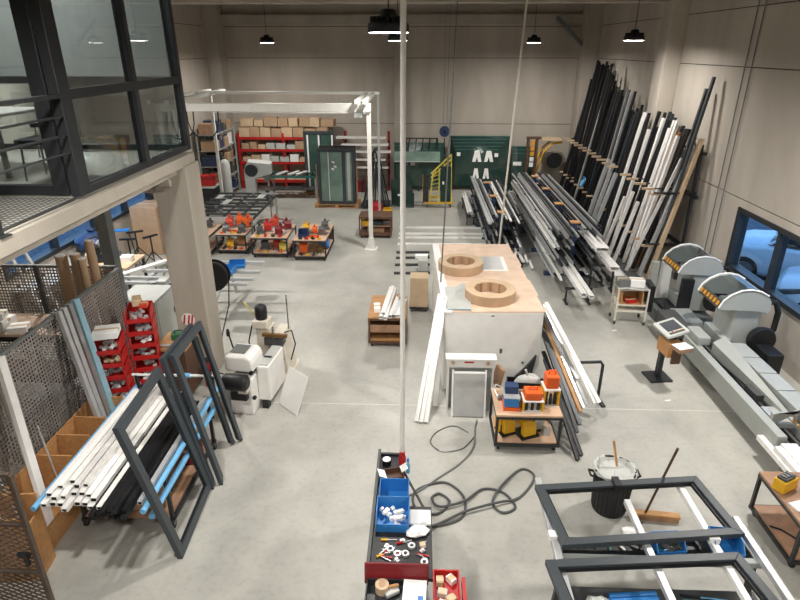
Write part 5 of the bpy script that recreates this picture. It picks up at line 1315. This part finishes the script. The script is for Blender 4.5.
# red tool trolley
r = thing('tool_trolley','red tool trolley with its lid open at the bottom of the photo','trolley',(-.14,3.5,0))
MB().box(-.28,-.3,.12,.25,.17,.84).build('trolley_body','red',r,bev=.01); MB().tray(-.28,-.3,.84,.25,.17,.92,.012).build('top_tray','dark_metal',r); MB().obox((-.02,.2,.95),(.56,.02,.2),(-.25,0,0)).build('open_lid','dark_red',r,bev=.006)
for k in range(3): MB().box(-.26,-.315,.18+.22*k,.23,-.3,.38+.22*k).build('drawer','dark_red',r)
for x in (-.22,.19):
    for y in (-.24,.1): caster(r,x,y)
r = thing('paper_sheet','white paper form with a blue mark on the red trolley','paper',(.0,3.52,.925),-.05); MB().box(-.1,-.22,0,.1,.14,.003).build('sheet','paper',r); MB().box(.03,-.1,.003,.075,-.02,.0045).build('printed_mark','blue',r)
r = thing('tape_roll','brown tape roll at the left of the red trolley tray','tape',(-.34,3.62,.855)); MB().lathe([(.03,0),(.06,0),(.06,.08),(.03,.08),(.03,0)],(.06,-.02,0),18).build('tape_ring','card_light',r,smooth=True); MB().lathe([(.026,0),(.031,0),(.031,.082),(.026,.082)],(.06,-.02,0),18).build('core','card',r)
r = thing('tool_packet','clear packet with a wooden handle in the red trolley tray','packet',(-.2,3.58,.86),.5); MB().obox((0,0,.02),(.13,.09,.04)).build('packet','light_grey',r,bev=.01); MB().tube((-.05,.03,.055),(.07,.0,.055),.014,8).build('handle','wood',r)
r = thing('parts_tray','red tray full of small packs at the right of the red trolley','tray',(.27,3.6,.86)); MB().tray(-.11,-.3,0,.12,.16,.09,.012).build('tray_body','red',r); MB().box(-.08,-.28,-.03,.08,.14,0).build('tray_bracket','dark_red',r); MB().box(.14,-.3,-.02,.17,.1,.07).build('side_rail','red',r)
for i,(x,y,c) in enumerate(((.22,3.68,'card'),(.32,3.7,'paper'),(.24,3.56,'light_grey'),(.31,3.5,'card_light'),(.23,3.44,'paper'))): carton((x,y,.873),(.06,.08,.05),i*.7,f'small pack in the red tray, {nth(i+1)} from the far end','small packs in the red tray',c)

# hoses on the floor
def hose(pts, rr, mt, label):
    pts = [Vector(p) for p in pts]; out = []
    for i in range(len(pts)-1):
        a = pts[max(i-1,0)]; b = pts[i]; c = pts[i+1]; d = pts[min(i+2,len(pts)-1)]
        for k in range(7):
            t = k/7; out.append(.5*((2*b)+(c-a)*t+(2*a-5*b+4*c-d)*t*t+(3*b-a-3*c+d)*t**3))
    out.append(pts[-1]); o = MB().path(out, rr, 8).build('air_hose', mt, None, smooth=True); tag(o, label, 'hose')
g = .016
hose([(.9,7.34,g),(.89,7.26,g),(.86,7.15,g),(.8,6.7,g),(.6,6.35,g),(.3,6.05,g),(.05,5.8,g),(-.1,5.7,g)], .012, 'mid_grey', 'thin grey cable running from the steel cabinet across the floor to the workbench')
hose([(.75,7.05,.01),(.55,7.2,.01),(.3,7.05,.01),(.2,6.8,.01),(.35,6.6,.01),(.62,6.65,.01),(.78,6.85,.01),(.86,7.0,.014)], .008, 'steel', 'thin loop of cable on the floor before the steel cabinet')
hose([(0.05,5.0,.35),(.03,5.25,g),(.2,5.2,g),(.55,5.35,g),(.6,5.7,g),(.4,5.95,g),(.15,5.9,g),(-.02,5.75,g),(.0,5.5,g),(.25,5.4,g),(.42,5.6,g),(.3,5.75,g),(.2,5.65,.03),(.3,5.5,.04),(.6,5.6,.045),(.85,5.85,g),(1.1,5.8,g),(1.22,5.55,g),(1.05,5.45,g),(.95,5.62,g),(1.1,5.9,.04),(1.4,6.25,g),(1.55,6.1,g),(1.3,5.72,g),(1.0,5.58,.05),(.6,5.42,.05),(.2,5.18,.045),(.06,4.98,.38)], .016, 'dark_grey', 'long dark grey air hose coiled on the floor beside the workbench')
# ------------------------------------------------------------------ tall profile rack along the right wall
r = thing('profile_rack','dark steel leaning rack with wood tipped arms along the right wall','rack',(6.3,13.2,0))
n_b = 16; pitch = .56
MB().box(-.06,0,2.02,.0,9.4,2.1).build('rear_rail','dark_metal',r); MB().box(-.06,0,.8,.0,9.4,.88).build('rear_rail','dark_metal',r); MB().box(-.06,0,3.0,.0,9.4,3.06).build('rear_rail','dark_metal',r); MB().box(-1.15,0,.0,-.9,9.4,.04).build('floor_plate','dark_grey',r)
for k in range(n_b+1):
    y = .2+k*pitch
    if abs(13.2+y-16.05) < .36: continue
    if k % 3 == 0: MB().box(-.08,y-.03,0,-.02,y+.03,3.2).build('upright','dark_metal',r)
    for zz in (2.08,.84):
        a = MB().box(-.75,y-.015,zz,-.06,y+.015,zz+.03).build('arm','dark_metal',r)
        MB().box(-1.0,y-.03,zz-.015,-.72,y+.03,zz+.035).build('arm_tip','card_light',a)
MB().box(-.95,.1,2.12,.0,.15,2.15).build('end_bar','black',r); MB().box(-.95,.1,.9,.0,.15,.93).build('end_bar','black',r)
random.seed(33)
rg = 'profiles leaning in the wall rack'
cnt = {}
def rackp(y, col, wd, h, foot, top, sec='rail', jit=True):
    key = {'black':'black','anthracite':'dark grey','dark_metal':'dark','white_prof':'white','silver':'silver','alu':'grey metal','card_light':'wooden','osb':'brown wooden'}[col]
    cnt[key] = cnt.get(key,0)+1
    dy = random.uniform(-.03,.05) if jit else 0
    # lean: foot near the aisle, resting on the rear rail
    zt = math.sqrt(max(.1,h*h-(top-foot)**2))
    profile('rack_profile', f'{key} profile leaning in the wall rack, {nth(cnt[key])} {key} one from its window end','profile',rg,(foot,y,.05),(top,y+dy,.05+zt),wd,random.choice([.05,.06,.07]),col,sec)
# nearest boards and profiles
rackp(13.32,'card_light',.12,3.35,5.55,6.18,'tube',False)
rackp(13.42,'anthracite',.09,4.6,5.6,6.22,'tube',False)
rackp(13.55,'silver',.1,3.2,5.42,6.15,'rail',False)
rackp(13.66,'anthracite',.08,4.35,5.62,6.22,'tube',False)
rackp(13.78,'osb',.2,3.3,5.75,6.2,'tube',False)
rackp(14.3,'osb',.24,3.35,5.6,6.05,'tube',False)
rackp(13.84,'white_prof',.05,2.9,5.2,6.05,'rail',False)
rackp(13.98,'black',.09,3.5,5.4,6.15,'tube',False)
seq = []
y = 14.1
while y < 22.35:
    t = (y-14)/9
    near = y < 16.6
    for layer in range(2 if not 15.6 < y < 16.5 else 1):
        if near: c = random.choice(['white_prof','black','black','black','white_prof','black']) if layer == 0 else random.choice(['black','anthracite'])
        elif y < 19: c = random.choice(['alu','black','black','anthracite','black','black','silver']) if layer == 0 else 'black'
        else: c = random.choice(['black','black','anthracite','silver','black','black','black']) if layer == 0 else random.choice(['black','dark_metal'])
        h = random.uniform(3.2,3.75) if near else random.uniform(3.3,4.1) if y < 19.5 else random.uniform(3.6,4.8)
        xo = 5.36 if layer == 0 else 5.62
        tp = 5.98 if layer == 0 else 6.14
        if 15.6 < y < 16.5: tp = 5.86; xo = 5.3
        rackp(y+layer*.05, c, random.uniform(.07,.11) if c != 'white_prof' else random.uniform(.08,.12), h, xo+random.uniform(-.08,.08), tp)
    y += random.uniform(.13,.19)
# broad pale profiles standing lower in front
for i, (y, h) in enumerate(((16.9,2.1),(17.35,2.15),(16.55,1.9))):
    profile('rack_profile', f'short broad pale profile standing before the wall rack, {nth(i+1)} of three','profile','short pale profiles before the wall rack',(5.02,y,.05),(5.5,y+.02,.05+h),.14,.08,'silver','rail')
for i, (y, h) in enumerate(((14.9,1.75),(14.45,1.6),(15.4,1.5))):
    profile('rack_profile', f'short white profile standing before the wall rack, {nth(i+1)} of the whites','profile','short white profiles before the wall rack',(5.06,y,.05),(5.45,y+.02,.05+h),.09,.07,'white_prof','rail')
r = thing('blue_rag','blue rag hanging on an arm of the wall rack','rag',(5.3,19.0,1.2)); MB().obox((0,0,0),(.05,.16,.24),(.3,.3,0)).obox((-.03,.05,-.08),(.04,.12,.2),(-.2,.3,.3)).build('rag_fold','light_blue',r); MB().box(-.02,-.05,.1,.02,.05,.16).build('rag_knot','blue',r)

# ------------------------------------------------------------------ cantilever racks for long profiles
def crack(label, cx, y0, y1, ups, lv, half, name='cantilever_rack'):
    r = thing(name, label, 'rack', (cx, 0, 0))
    for y in ups:
        MB().box(-.05,y-.05,0,.05,y+.05,lv[-1]+.12).build('upright','rack_blue',r); MB().box(-half,y-.06,0,half,y+.06,.09).build('foot','rack_blue',r)
        for zz in lv:
            for s in (-1,1):
                a,b = sorted((s*.05,s*half)); MB().box(a,y-.025,zz-.06,b,y+.025,zz).build('arm','rack_blue',r)
        MB().box(-.12,y-.1,lv[-1]+.12,.12,y+.1,lv[-1]+.15).build('top_block','wood',r)
    return r
lvR = (.3,.62,.94,1.22)
crack('double sided blue cantilever rack of long profiles near the wall rack', 3.72, 12.5, 20.5, (13.6,15.4,17.2,19.0), lvR, .62)
lvC = (.3,.6,.9)
crack('double sided blue cantilever rack in the middle of the hall behind the crate', 2.25, 15, 21, (15.7,17.6,19.5), lvC, .5)
random.seed(52)
def fillr(cx, lv, half, ya, yb, gname, where, colr):
    for li, zz in enumerate(lv):
        nr = ['bottom','second','third','top'][li] if len(lv) == 4 else ['bottom','middle','top'][li]
        for s, sd in ((-1,'left'),(1,'right')):
            x = .1; k = 0
            while x < half-.05:
                wd = random.uniform(.035,.075); k += 1
                c = random.choice(colr[li])
                a = ya+random.uniform(-.55,.35)+.1*li; b = yb+random.uniform(-.5,.6)
                h = random.uniform(.03,.07)
                profile('long_profile', f'profile on the {nr} level of the {where}, {sd} side, {nth(k)} out','profile',gname,(cx+s*(x+wd/2),a,zz+h/2+.002),(cx+s*(x+wd/2)+random.uniform(-.02,.02),b,zz+h/2+.002),wd,h,c,random.choice(['rail','tube','tee']))
                if random.random() < .35:
                    profile('long_profile', f'stacked profile, {nr} level of the {where}, {sd} side, {nth(k)} out','profile',gname,(cx+s*(x+wd/2),a+.4,zz+h+.03),(cx+s*(x+wd/2),b-.5,zz+h+.03),wd*.9,.05,random.choice(colr[li]),'rail')
                x += wd+random.uniform(.012,.028)
fillr(3.72, lvR, .64, 12.9, 19.7, 'long profiles on the rack near the wall rack', 'wall side rack', [['silver','white_prof','black'],['black','dark_metal','black','silver'],['silver','black','black','white_prof','anthracite'],['alu','silver','dark_metal','black','anthracite','alu']])
fillr(2.25, lvC, .5, 15.2, 20.6, 'long profiles on the rack behind the crate', 'middle rack', [['silver','black','dark_metal'],['anthracite','silver','black','black'],['white_prof','anthracite','silver','black','dark_metal']])
wb_ = 'white bundles at the near end of the wall side rack'
for i,(x,y0,y1,zz,w_,h_) in enumerate(((4.06,12.35,14.6,.95+.12,.28,.1),(4.3,12.1,14.2,.72,.2,.1),(3.46,11.3,14.6,.42,.12,.09),(3.6,11.2,14.4,.42,.1,.07),(4.62,12.6,14.4,.3,.22,.14))):
    profile('white_profile', f'broad white profile at the near end of the wall side rack, {nth(i+1)} down','profile',wb_,(x,y0,zz),(x,y1,zz),w_,h_,'white_prof','tube')
for i,(x,y,h) in enumerate(((3.5,11.9,.36),(4.6,13.0,.22),(4.2,12.6,.65))):
    r = thing('support_trestle', f'dark low trestle under the white bundles, {nth(i+1)} from the left','trestle',(x,y,0),0,'low trestles under the white bundles')
    MB().box(-.3,-.03,h-.05,.3,.03,h).build('beam','dark_metal',r)
    for s in (-.25,.25): MB().box(s-.025,-.15,0,s+.025,.15,.03).build('foot','dark_metal',r); MB().box(s-.02,-.02,.03,s+.02,.02,h-.05).build('leg','dark_metal',r)
for i,(x,y0,y1,zz,c) in enumerate(((1.55,17.9,20.6,.4,'white_prof'),(1.65,17.6,20.3,.4,'silver'),(1.6,17.7,20.5,.46,'white_prof'))):
    profile('white_profile', f'white profile on the low trolley left of the middle rack, {nth(i+1)} laid','profile','white profiles on the low trolley',(x-.0,y0,zz),(x,y1,zz),.09,.06,c,'tube')
r = thing('low_trolley','low dark trolley left of the middle profile rack','trolley',(1.6,19.0,0)); MB().box(-.14,-1.2,.28,.16,1.2,.36).build('deck','dark_metal',r)
for x in (-.1,.12):
    for y in (-1.0,1.0): caster(r,x,y,.06); MB().box(x-.015,y-.015,.14,x+.015,y+.015,.28).build('post','dark_metal',r)
# heap of short off-cuts
random.seed(61)
for i in range(9):
    x = 2.72+random.uniform(-.25,.25); y = 14.4+random.uniform(-.5,.5)
    profile('offcut', f'short profile off-cut in the heap behind the crate, {nth(i+1)} of nine','off-cut','off-cuts behind the crate',(x,y,.04+.05*(i//3)),(x+random.uniform(-.1,.2),y+random.uniform(.5,.9),.04+.05*(i//3)+.02),.06,.05,random.choice(['black','silver','dark_metal','white_prof']),'rail')

# ------------------------------------------------------------------ double head mitre saw on the right
r = thing('double_head_saw','long grey double head mitre saw machine under the window','machine',(0,0,0))
MB().box(4.38,5.95,.56,4.5,8.7,.84).build('front_beam','saw_grey',r,bev=.008)
MB().box(4.5,5.95,.5,5.1,9.6,.6).build('bed_plate','black',r)
for x in (4.56,4.68): MB().box(x-.02,5.95,.6,x+.02,8.7,.72).build('slide_rail','steel',r)
MB().box(4.84,5.3,.6,5.08,8.25,.93).build('rear_bed','grey_paint',r,bev=.006)
for k in range(6): MB().box(4.83,5.47+k*.46,.93,5.09,5.47+k*.46+.43,.945).build('cover_plate','saw_grey',r)
MB().box(5.1,5.3,.45,5.18,9.0,.7).build('cable_duct','black',r)
for y in (6.4,8.3): MB().box(4.55,y-.2,.38,5.1,y+.2,.5).build('pedestal','mid_grey',r,bev=.01)
MB().box(4.5,8.3,.38,5.4,10.5,.62).build('base_cabinet','mid_grey',r,bev=.01)
MB().prism([(4.5,.93),(4.86,.93),(4.86,1.0),(4.5,.75)],'y',6.3,6.36).build('stop_plate','saw_grey',r)
m_ = MB(); m_.add([(4.82,6.0,.75),(4.82,8.3,.75),(4.82,8.3,1.02),(4.82,6.0,.78),(4.6,8.2,.75),(4.6,8.2,.95)],[(0,1,2,3),(1,4,5,2),(0,3,5,4),(3,2,5),(0,4,1)]); m_.build('slanted_guard','saw_grey',r)
for k in range(4): MB().box(4.79,6.05+k*.12,.79,4.815,6.11+k*.12,.83).build('hazard_mark','hazard',r)
MB().box(4.62,6.9,.72,4.8,7.2,.82).build('end_stop','dark_grey',r); MB().box(4.58,6.3,.72,4.8,6.7,.78).build('measuring_slide','silver',r)
def head(par, y, wide, dark):
    x0, x1 = 4.62, 5.62
    # arched hood: a sheet curved in x, with a clear top and grey side plates
    arc = [(4.66,1.45),(4.71,1.57),(4.81,1.67),(4.95,1.74),(5.1,1.76),(5.25,1.73),(5.38,1.66),(5.45,1.56)]
    inn = [(5.45,1.36),(5.3,1.4),(4.9,1.42),(4.72,1.42)]
    for s, nm in ((y-.36,'hood_side'),(y+.33,'hood_side')):
        MB().prism(arc+inn,'y',s,s+.03).build(nm,'saw_grey',par,bev=.006)
    vs = []; n = len(arc)
    vs = [(x, yy, zz) for yy in (y-.33,y+.33) for x, zz in arc]+[(x, yy, zz-.012) for yy in (y-.33,y+.33) for x, zz in arc]
    def cov(i0, i1, nm, mt):
        fs = []
        for i in range(i0, i1): fs += [(i,i+1,n+i+1,n+i),(2*n+i,3*n+i,3*n+i+1,2*n+i+1)]
        fs += [(i0,n+i0,3*n+i0,2*n+i0),(i1,2*n+i1,3*n+i1,n+i1)]
        for i in range(i0,i1): fs += [(i,2*n+i,2*n+i+1,i+1),(n+i,n+i+1,3*n+i+1,3*n+i)]
        MB().add(vs, fs).build(nm, mt, par)
    cov(0,1,'front_lip','dark_grey'); cov(1,5,'clear_hood','smoke'); cov(5,7,'hood_back','saw_grey')
    for k in range(6): MB().obox((4.672,y-.28+k*.11,1.515),(.012,.055,.07),(0,.4,0)).build('hazard_mark','hazard',par)
    # rim line
    MB().path([(x,y-.365,zz+.012) for x,zz in arc[:-1]],.014,6).build('hood_trim','paper',par)
    MB().path([(x,y+.365,zz+.012) for x,zz in arc[:-1]],.014,6).build('hood_trim','paper',par)
    # saw unit underneath
    MB().box(4.96,y-.3,.66,5.4,y+.3,1.42).build('saw_unit','saw_grey',par,bev=.05)
    for k in range(6): MB().obox((4.977,y-.2+k*.07,1.12),(.008,.02,.2),(0,0,0)).build('vent_slot','mid_grey',par)
    MB().box(4.955,y-.1,.8,4.98,y+.1,.86).build('maker_plate','mid_grey',par,bev=.01)
    MB().box(4.86,y-.33,.62,5.0,y+.33,.9).build('work_fence','grey_paint',par,bev=.01)
    MB().box(4.6,y-.3,.6,4.86,y+.3,.68).build('saw_table','black',par)
    MB().lathe([(0,-.06),(.2,-.06),(.22,0),(.2,.06),(0,.06)],(5.4,y-.42,.95),22,'y').build('blade_cover','black',par,smooth=True)
    MB().path([(5.4,y-.2,1.5),(5.58,y-.25,1.52),(5.66,y-.25,1.35),(5.66,y-.25,1.05),(5.5,y-.25,.85)],.045,10).build('extraction_hose','rubber',par,smooth=True)
M['smoke'] = glass('smoke_hood', (.8,.82,.83,1), 1.3)
head(r, 10.3, 0, 0)
head(r, 8.75, 0, 0)
MB().box(4.75,9.85,.64,4.95,9.95,1.35).build('tilt_column','black',r); MB().box(4.6,9.25,.66,4.95,9.85,.8).build('clamp_table','saw_grey',r,bev=.01); MB().box(4.5,10.65,.62,4.62,10.75,1.4).build('side_post','saw_grey',r)
MB().box(4.7,10.72,.62,4.9,10.78,1.38).build('info_plate','paper',r); MB().box(5.3,7.9,.38,5.55,8.3,.9).build('motor_box','black',r,bev=.02)
MB().box(4.3,8.95,.62,4.62,9.7,.85).build('feed_block','dark_grey',r,bev=.02); MB().tube((4.5,9.7,.62),(4.42,9.75,1.05),.03,10).build('clamp_cylinder','dark_metal',r)
MB().box(4.42,8.3,.84,4.62,8.75,.98).build('arm_cover','saw_grey',r,bev=.02)
for ch in r.children: ch.data.transform(Matrix.Translation((-4.7, -8, -.38)))
r.location = (5.08, 8.64, 0); r.scale = (1.08, 1.08, 1.08)
r = thing('control_console','white framed control screen on a wooden stand beside the saw','console',(4.1,8.6,0),.12)
MB().box(-.13,-.26,.6,.11,.08,.84).build('wooden_box','osb',r); MB().box(-.03,.08,.0,.05,.16,.8).build('pedestal','dark_metal',r); MB().box(-.18,-.05,0,.2,.3,.03).build('foot_plate','dark_metal',r); MB().box(-.06,-.3,.5,.08,-.26,.78).build('cable_bundle','dark_wood',r)
MB().obox((0,0,1.0),(.36,.5,.05),(0,-.3,0)).build('console_frame','light_grey',r,bev=.008); MB().obox((.008,.03,1.03),(.24,.3,.01),(0,-.3,0)).build('screen','screen',r); MB().obox((0,-.19,1.028),(.24,.05,.012),(0,-.3,0)).build('button_row','dark_grey',r)
MB().box(-.08,-.1,.8,.08,.1,.96).build('neck','dark_metal',r)
for k in range(3): MB().obox((-.08+.07*k,-.19,1.035+.02*k),(.02,.02,.012),(0,-.3,0)).build('button','hazard' if k else 'red',r)
r = thing('paper_sheet','white paper lying on the lower edge of the control console','paper',(4.16,8.22,.87),.3); MB().box(-.13,-.1,0,.13,.1,.004).build('sheet','paper',r); MB().box(-.12,-.1,-.07,.12,.1,0).build('clipboard','brown_board',r)
for k,(x,zz,w_,h_,y1) in enumerate(((4.86,.37,.2,.12,6.38),(4.7,.29,.1,.07,6.7),(4.72,.365,.09,.07,6.36))):
    profile('white_profile', f'long white profile lying along the near end of the saw, {nth(k+1)} of three','profile','white profiles at the near end of the saw',(x,5.63,zz),(x,y1,zz),w_,h_,'white_prof','tube')
for y in (6.1,): 
    r = thing('support_bracket', 'grey bracket carrying the white profiles, '+'in front of the saw end','bracket',(4.75,y,0)); MB().box(-.1,-.03,.2,.22,.03,.25).build('bracket_arm','mid_grey',r); MB().box(.0,-.03,0,.08,.03,.2).build('bracket_leg','mid_grey',r)
# small trolley by the saw
r = thing('service_trolley','pale metal trolley with an open drawer box beside the wall rack','trolley',(4.3,11.0,0),-.08)
for x in (-.29,.29):
    for y in (-.2,.2): MB().box(x-.015,y-.015,.08,x+.015,y+.015,.78).build('leg','cream',r); caster(r,x,y,.035)
for zz in (.28,.42): MB().box(-.3,-.22,zz,.3,.22,zz+.025).build('shelf','cream',r)
MB().box(-.22,-.2,.445,.2,.2,.46).box(-.22,-.2,.46,-.2,.2,.7).box(.18,-.2,.46,.2,.2,.7).box(-.2,.18,.46,.18,.2,.7).build('open_box','wood',r)
MB().path([(-.29,-.2,.78),(-.15,-.22,.8),(.15,-.22,.77),(.29,-.2,.78)],.012,8).build('front_bar','cream',r); MB().box(-.3,-.2,.74,.3,.22,.76).build('top_shelf','grey_paint',r); MB().box(.31,-.2,.3,.4,.2,.85).build('side_panel','black',r)
carton((4.4,11.05,.76),(.28,.22,.14),-.1,'white box on top of the pale service trolley',None,'paper'); carton((4.12,11.05,.76),(.2,.24,.16),.1,'grey box on top of the pale service trolley',None,'mid_grey')
carton((4.28,10.9,.462),(.22,.16,.06),.2,'red and white pack in the open box of the service trolley',None,'red')

# ------------------------------------------------------------------ foreground right: trestle table with two frames
r = thing('assembly_table','assembly table of pale bars under two dark frames','table',(2.2,4.2,0))
for x,y0,y1,mt in ((-.88,-1.2,.85,'silver'),(-.02,-1.2,.55,'silver'),(.62,-1.2,.9,'white_prof'),(.98,-1.2,.35,'silver')):
    MB().box(x-.03,y0,.84,x+.03,y1,.9).build('support_bar',mt,r,bev=.004)
for y in (-.15,-1.0): MB().box(-.9,y-.03,.78,1.02,y+.03,.84).build('cross_bar','grey_paint',r)
for x in (-.8,.92):
    for y in (-.15,-1.0): MB().bar((x,y,.78),(x+(.06 if x>0 else -.06),y,0),.05,.05).build('leg','dark_metal',r)
MB().box(-.85,-1.3,.5,.95,-.22,.53).build('lower_shelf','dark_grey',r)
MB().tray(-.8,-.06,.76,.5,.1,.82,.01).build('screw_tray','black',r)
for x in (-.88,-.02,.62): MB().box(x-.05,-.02 if x<.6 else .0,.88,x+.05,.06,.94).build('pad_block','paper',r)
for i in range(9):
    x = 1.5+i*.12; rr_ = thing('hand_tool', f'small tool in the screw tray of the assembly table, {nth(i+1)} from the left','tool',(x,4.2+.02*(i%3),.772),.5*i,'small tools in the screw tray')
    MB().tube((-.04,0,.014),(.03,0,.014),.012,8).build('handle',['paper','silver','dark_grey','teal'][i%4],rr_); MB().tube((.03,0,.014),(.07,0,.014),.005,6).build('shaft','silver',rr_)
bin_open((2.4,4.22,.78),.1,(.28,.2,.13),'blue','blue bin under the edge of the nearer dark frame, left one','blue bins on the assembly table',fill='dark_grey')
bin_open((2.95,4.24,.78),-.1,(.26,.26,.15),'blue','blue bin under the edge of the nearer dark frame, right one','blue bins on the assembly table')
MB().box(-.1+.15,-.1,.76,.98,.2,.78).build('bin_shelf','dark_metal',r)
def frame_flat(label, c, z, b, t):       # c: 4 corners (x,y) counterclockwise from far left
    r = thing('aluminium_frame', label, 'frame', (c[0][0], c[0][1], z), 0, 'dark frames on the assembly table')
    P = [Vector((p[0]-c[0][0], p[1]-c[0][1], 0)) for p in c]; ctr = sum(P, Vector())/4; I = []
    n = 4
    for k in range(n):
        p = P[k]; d1 = (P[(k+1)%n]-p).normalized(); d0 = (P[k-1]-p).normalized(); s = abs(d1.cross(d0).z)
        I.append(p+(d1+d0)*b/s)
    nm = ['far_rail','right_stile','near_rail','left_stile']
    for k in range(n):
        j = (k+1)%n; vs = [v+Vector((0,0,zz)) for zz in (0,t) for v in (P[k],P[j],I[j],I[k])]
        MB().add(vs,[(0,1,2,3),(7,6,5,4),(0,4,5,1),(1,5,6,2),(2,6,7,3),(3,7,4,0)]).build(nm[k],'frame_grey',r,bev=.004)
    m = MB()
    for k in range(n):
        j = (k+1)%n; a = I[k].lerp(ctr,.0); bb = I[j]; ia = I[k]+(ctr-I[k]).normalized()*.025; ib = I[j]+(ctr-I[j]).normalized()*.025
        vs = [v+Vector((0,0,zz)) for zz in (.0,t*.55) for v in (a,bb,ib,ia)]
        m.add(vs,[(0,1,2,3),(7,6,5,4),(0,4,5,1),(1,5,6,2),(2,6,7,3),(3,7,4,0)])
    m.build('inner_lip','black',r)
    return r
fr_ = frame_flat('dark grey frame lying on the assembly table, farther one over the bin', [(1.25,4.87),(3.01,5.07),(3.12,4.26),(1.36,4.06)], .9, .085, .06)
MB().box(.83,-.02,.0,.9,.12,.09).build('latch','black',fr_)
frame_flat('dark grey frame lying on the assembly table, nearer one cut by the photo edge', [(1.17,3.89),(2.95,4.04),(3.12,3.0),(1.3,2.85)], .9, .085, .06)
for i in range(3): profile('blue_tube', f'blue tube on the lower shelf of the assembly table, {nth(i+1)} from the far side','tube','blue tubes on the lower shelf',(1.78,3.86-.06*i,.56),(2.22,3.9-.06*i,.56),.055,.055,'blue','round')
for i in range(5):
    r = thing('screwdriver', f'blue handled screwdriver on the lower shelf, {nth(i+1)} from the far side','screwdriver',(2.5,3.9-.06*i,.53),.05*i-.1,'blue screwdrivers on the lower shelf'); MB().tube((-.05,0,.016),(.12,0,.016),.016,8).build('handle','light_blue' if i%2 else 'black',r); MB().tube((.12,0,.016),(.36,0,.016),.006,6).build('shaft','black' if i%2 else 'light_blue',r)
r = thing('plastic_bag','crumpled clear bag on the lower shelf of the assembly table','bag',(1.65,3.75,.53)); m = MB(); random.seed(8); m.lathe([(0,0),(.1,.005),(.12,.04),(.07,.08),(0,.09)],(0,0,0),12); m.v=[(x*(1+random.uniform(-.25,.25)),y*(1+random.uniform(-.25,.25)),zz) for x,y,zz in m.v]; m.build('bag_body','light_grey',r); MB().obox((.1,.05,.02),(.08,.05,.02),(.3,.3,.5)).build('bag_end','paper',r)
# waste bin
r = thing('waste_bin','black round waste bin with a white liner behind the frames','bin',(2.36,5.6,0), 0)
MB().lathe([(0,0),(.19,0),(.2,.02),(.228,.56),(.245,.58),(.245,.6),(.222,.6),(.215,.54),(.18,.05),(0,.05)],(0,0,0),32).build('bin_shell','black',r,smooth=True)
m = MB(); random.seed(2); m.lathe([(.235,.56),(.25,.58),(.248,.61),(.21,.61),(.18,.56),(.1,.54),(0,.55)],(0,0,0),30); m.v=[(x*(1+random.uniform(-.03,.04)),y*(1+random.uniform(-.03,.04)),zz+random.uniform(-.03,.02)) for x,y,zz in m.v]; m.build('bin_liner','light_grey',r,smooth=True)
for s in (-1,1): MB().path([(s*.22,-.06,.5),(s*.29,-.05,.53),(s*.29,.05,.53),(s*.22,.06,.5)],.014,8).build('handle','black',r)
m = MB(); 
for k in range(24): a = 2*PI*k/24; m.bar((.2*math.cos(a),.2*math.sin(a),.04),(.226*math.cos(a),.226*math.sin(a),.53),.012,.012)
m.build('shell_rib','black',r)
profile('wooden_stick','short wooden stick poking out of the waste bin','stick',None,(2.4,5.66,.58),(2.36,5.78,.86),.03,.03,'wood','round')
r = thing('plastic_bag','small clear bag on the floor in front of the waste bin','bag',(2.5,5.2,0)); m = MB(); m.lathe([(0,0),(.09,.005),(.1,.03),(.05,.05),(0,.06)],(0,0,0),10); m.v=[(x*(1+random.uniform(-.25,.25)),y*.7,zz) for x,y,zz in m.v]; m.build('bag_body','paper',r); MB().obox((-.08,.03,.02),(.06,.04,.02),(.3,.3,.5)).build('bag_end','light_grey',r)
r = thing('broom','wooden push broom standing on its head behind the dark frame','broom',(2.84,5.42,0),-.1)
MB().box(-.29,-.045,.06,.29,.045,.1).build('broom_head','wood',r,bev=.01); MB().box(-.28,-.035,0,.28,.035,.06).build('bristles','brown_board',r); MB().tube((-.1,0,.1),(-.1,-.46,1.38),.014,10).build('handle','dark_wood',r,smooth=True)
# cart at the right edge
r = cart('brown topped work cart at the right edge of the photo', 4.02, 4.72, 4.9, 5.58, .62, 'brown_board', 'dark_metal')
r = thing('cordless_drill','yellow machine box on the cart at the right edge','tool box',(4.14,5.3,.62),.5); MB().box(-.12,-.07,0,.12,.07,.15).build('tool_body','yellow',r,bev=.012); MB().box(-.1,-.05,.15,.08,.05,.18).build('top_plate','dark_grey',r); MB().lathe([(0,.12),(.035,.12),(.04,.16),(.03,.2),(0,.2)],(0.0,0,.07),12,'x').build('chuck','black',r,smooth=True)
for k in range(3): MB().box(-.08+.05*k,-.03,.18,-.05+.05*k,.03,.195).build('rib','steel',r)
r = thing('paper_sheet','white label sheet on the cart at the right edge','paper',(4.16,5.02,.62),.3); MB().box(-.1,-.07,0,.1,.07,.004).build('sheet','paper',r); MB().box(-.1,-.07,.004,-.08,.07,.008).build('edge','light_grey',r)
r = thing('cable_coil','black cable coil on the lower shelf of the cart at the right edge','cable',(4.35,4.95,.14)); MB().path([(.12*math.cos(k*.45),.12*math.sin(k*.45),.016+.002*k) for k in range(45)],.014,8).build('coil','rubber',r,smooth=True); MB().path([(-.1,.05,.02),(-.2,.2,.015),(-.3,.25,.015)],.01,8).build('cable_tail','rubber',r)
# small litter on the floor
for i,(x,y) in enumerate(((4.0,8.0),(3.9,10.5))):
    r = thing('paper_scrap', 'white paper scrap on the floor '+('beside the saw shadow' if i==0 else 'before the pale service trolley'),'scrap',(x,y,0)); MB().obox((0,0,.006),(.09,.03,.008),(0,0,.2)).build('scrap','paper',r); MB().obox((.04,.01,.012),(.03,.02,.006),(.2,.2,.2)).build('fold','paper',r)
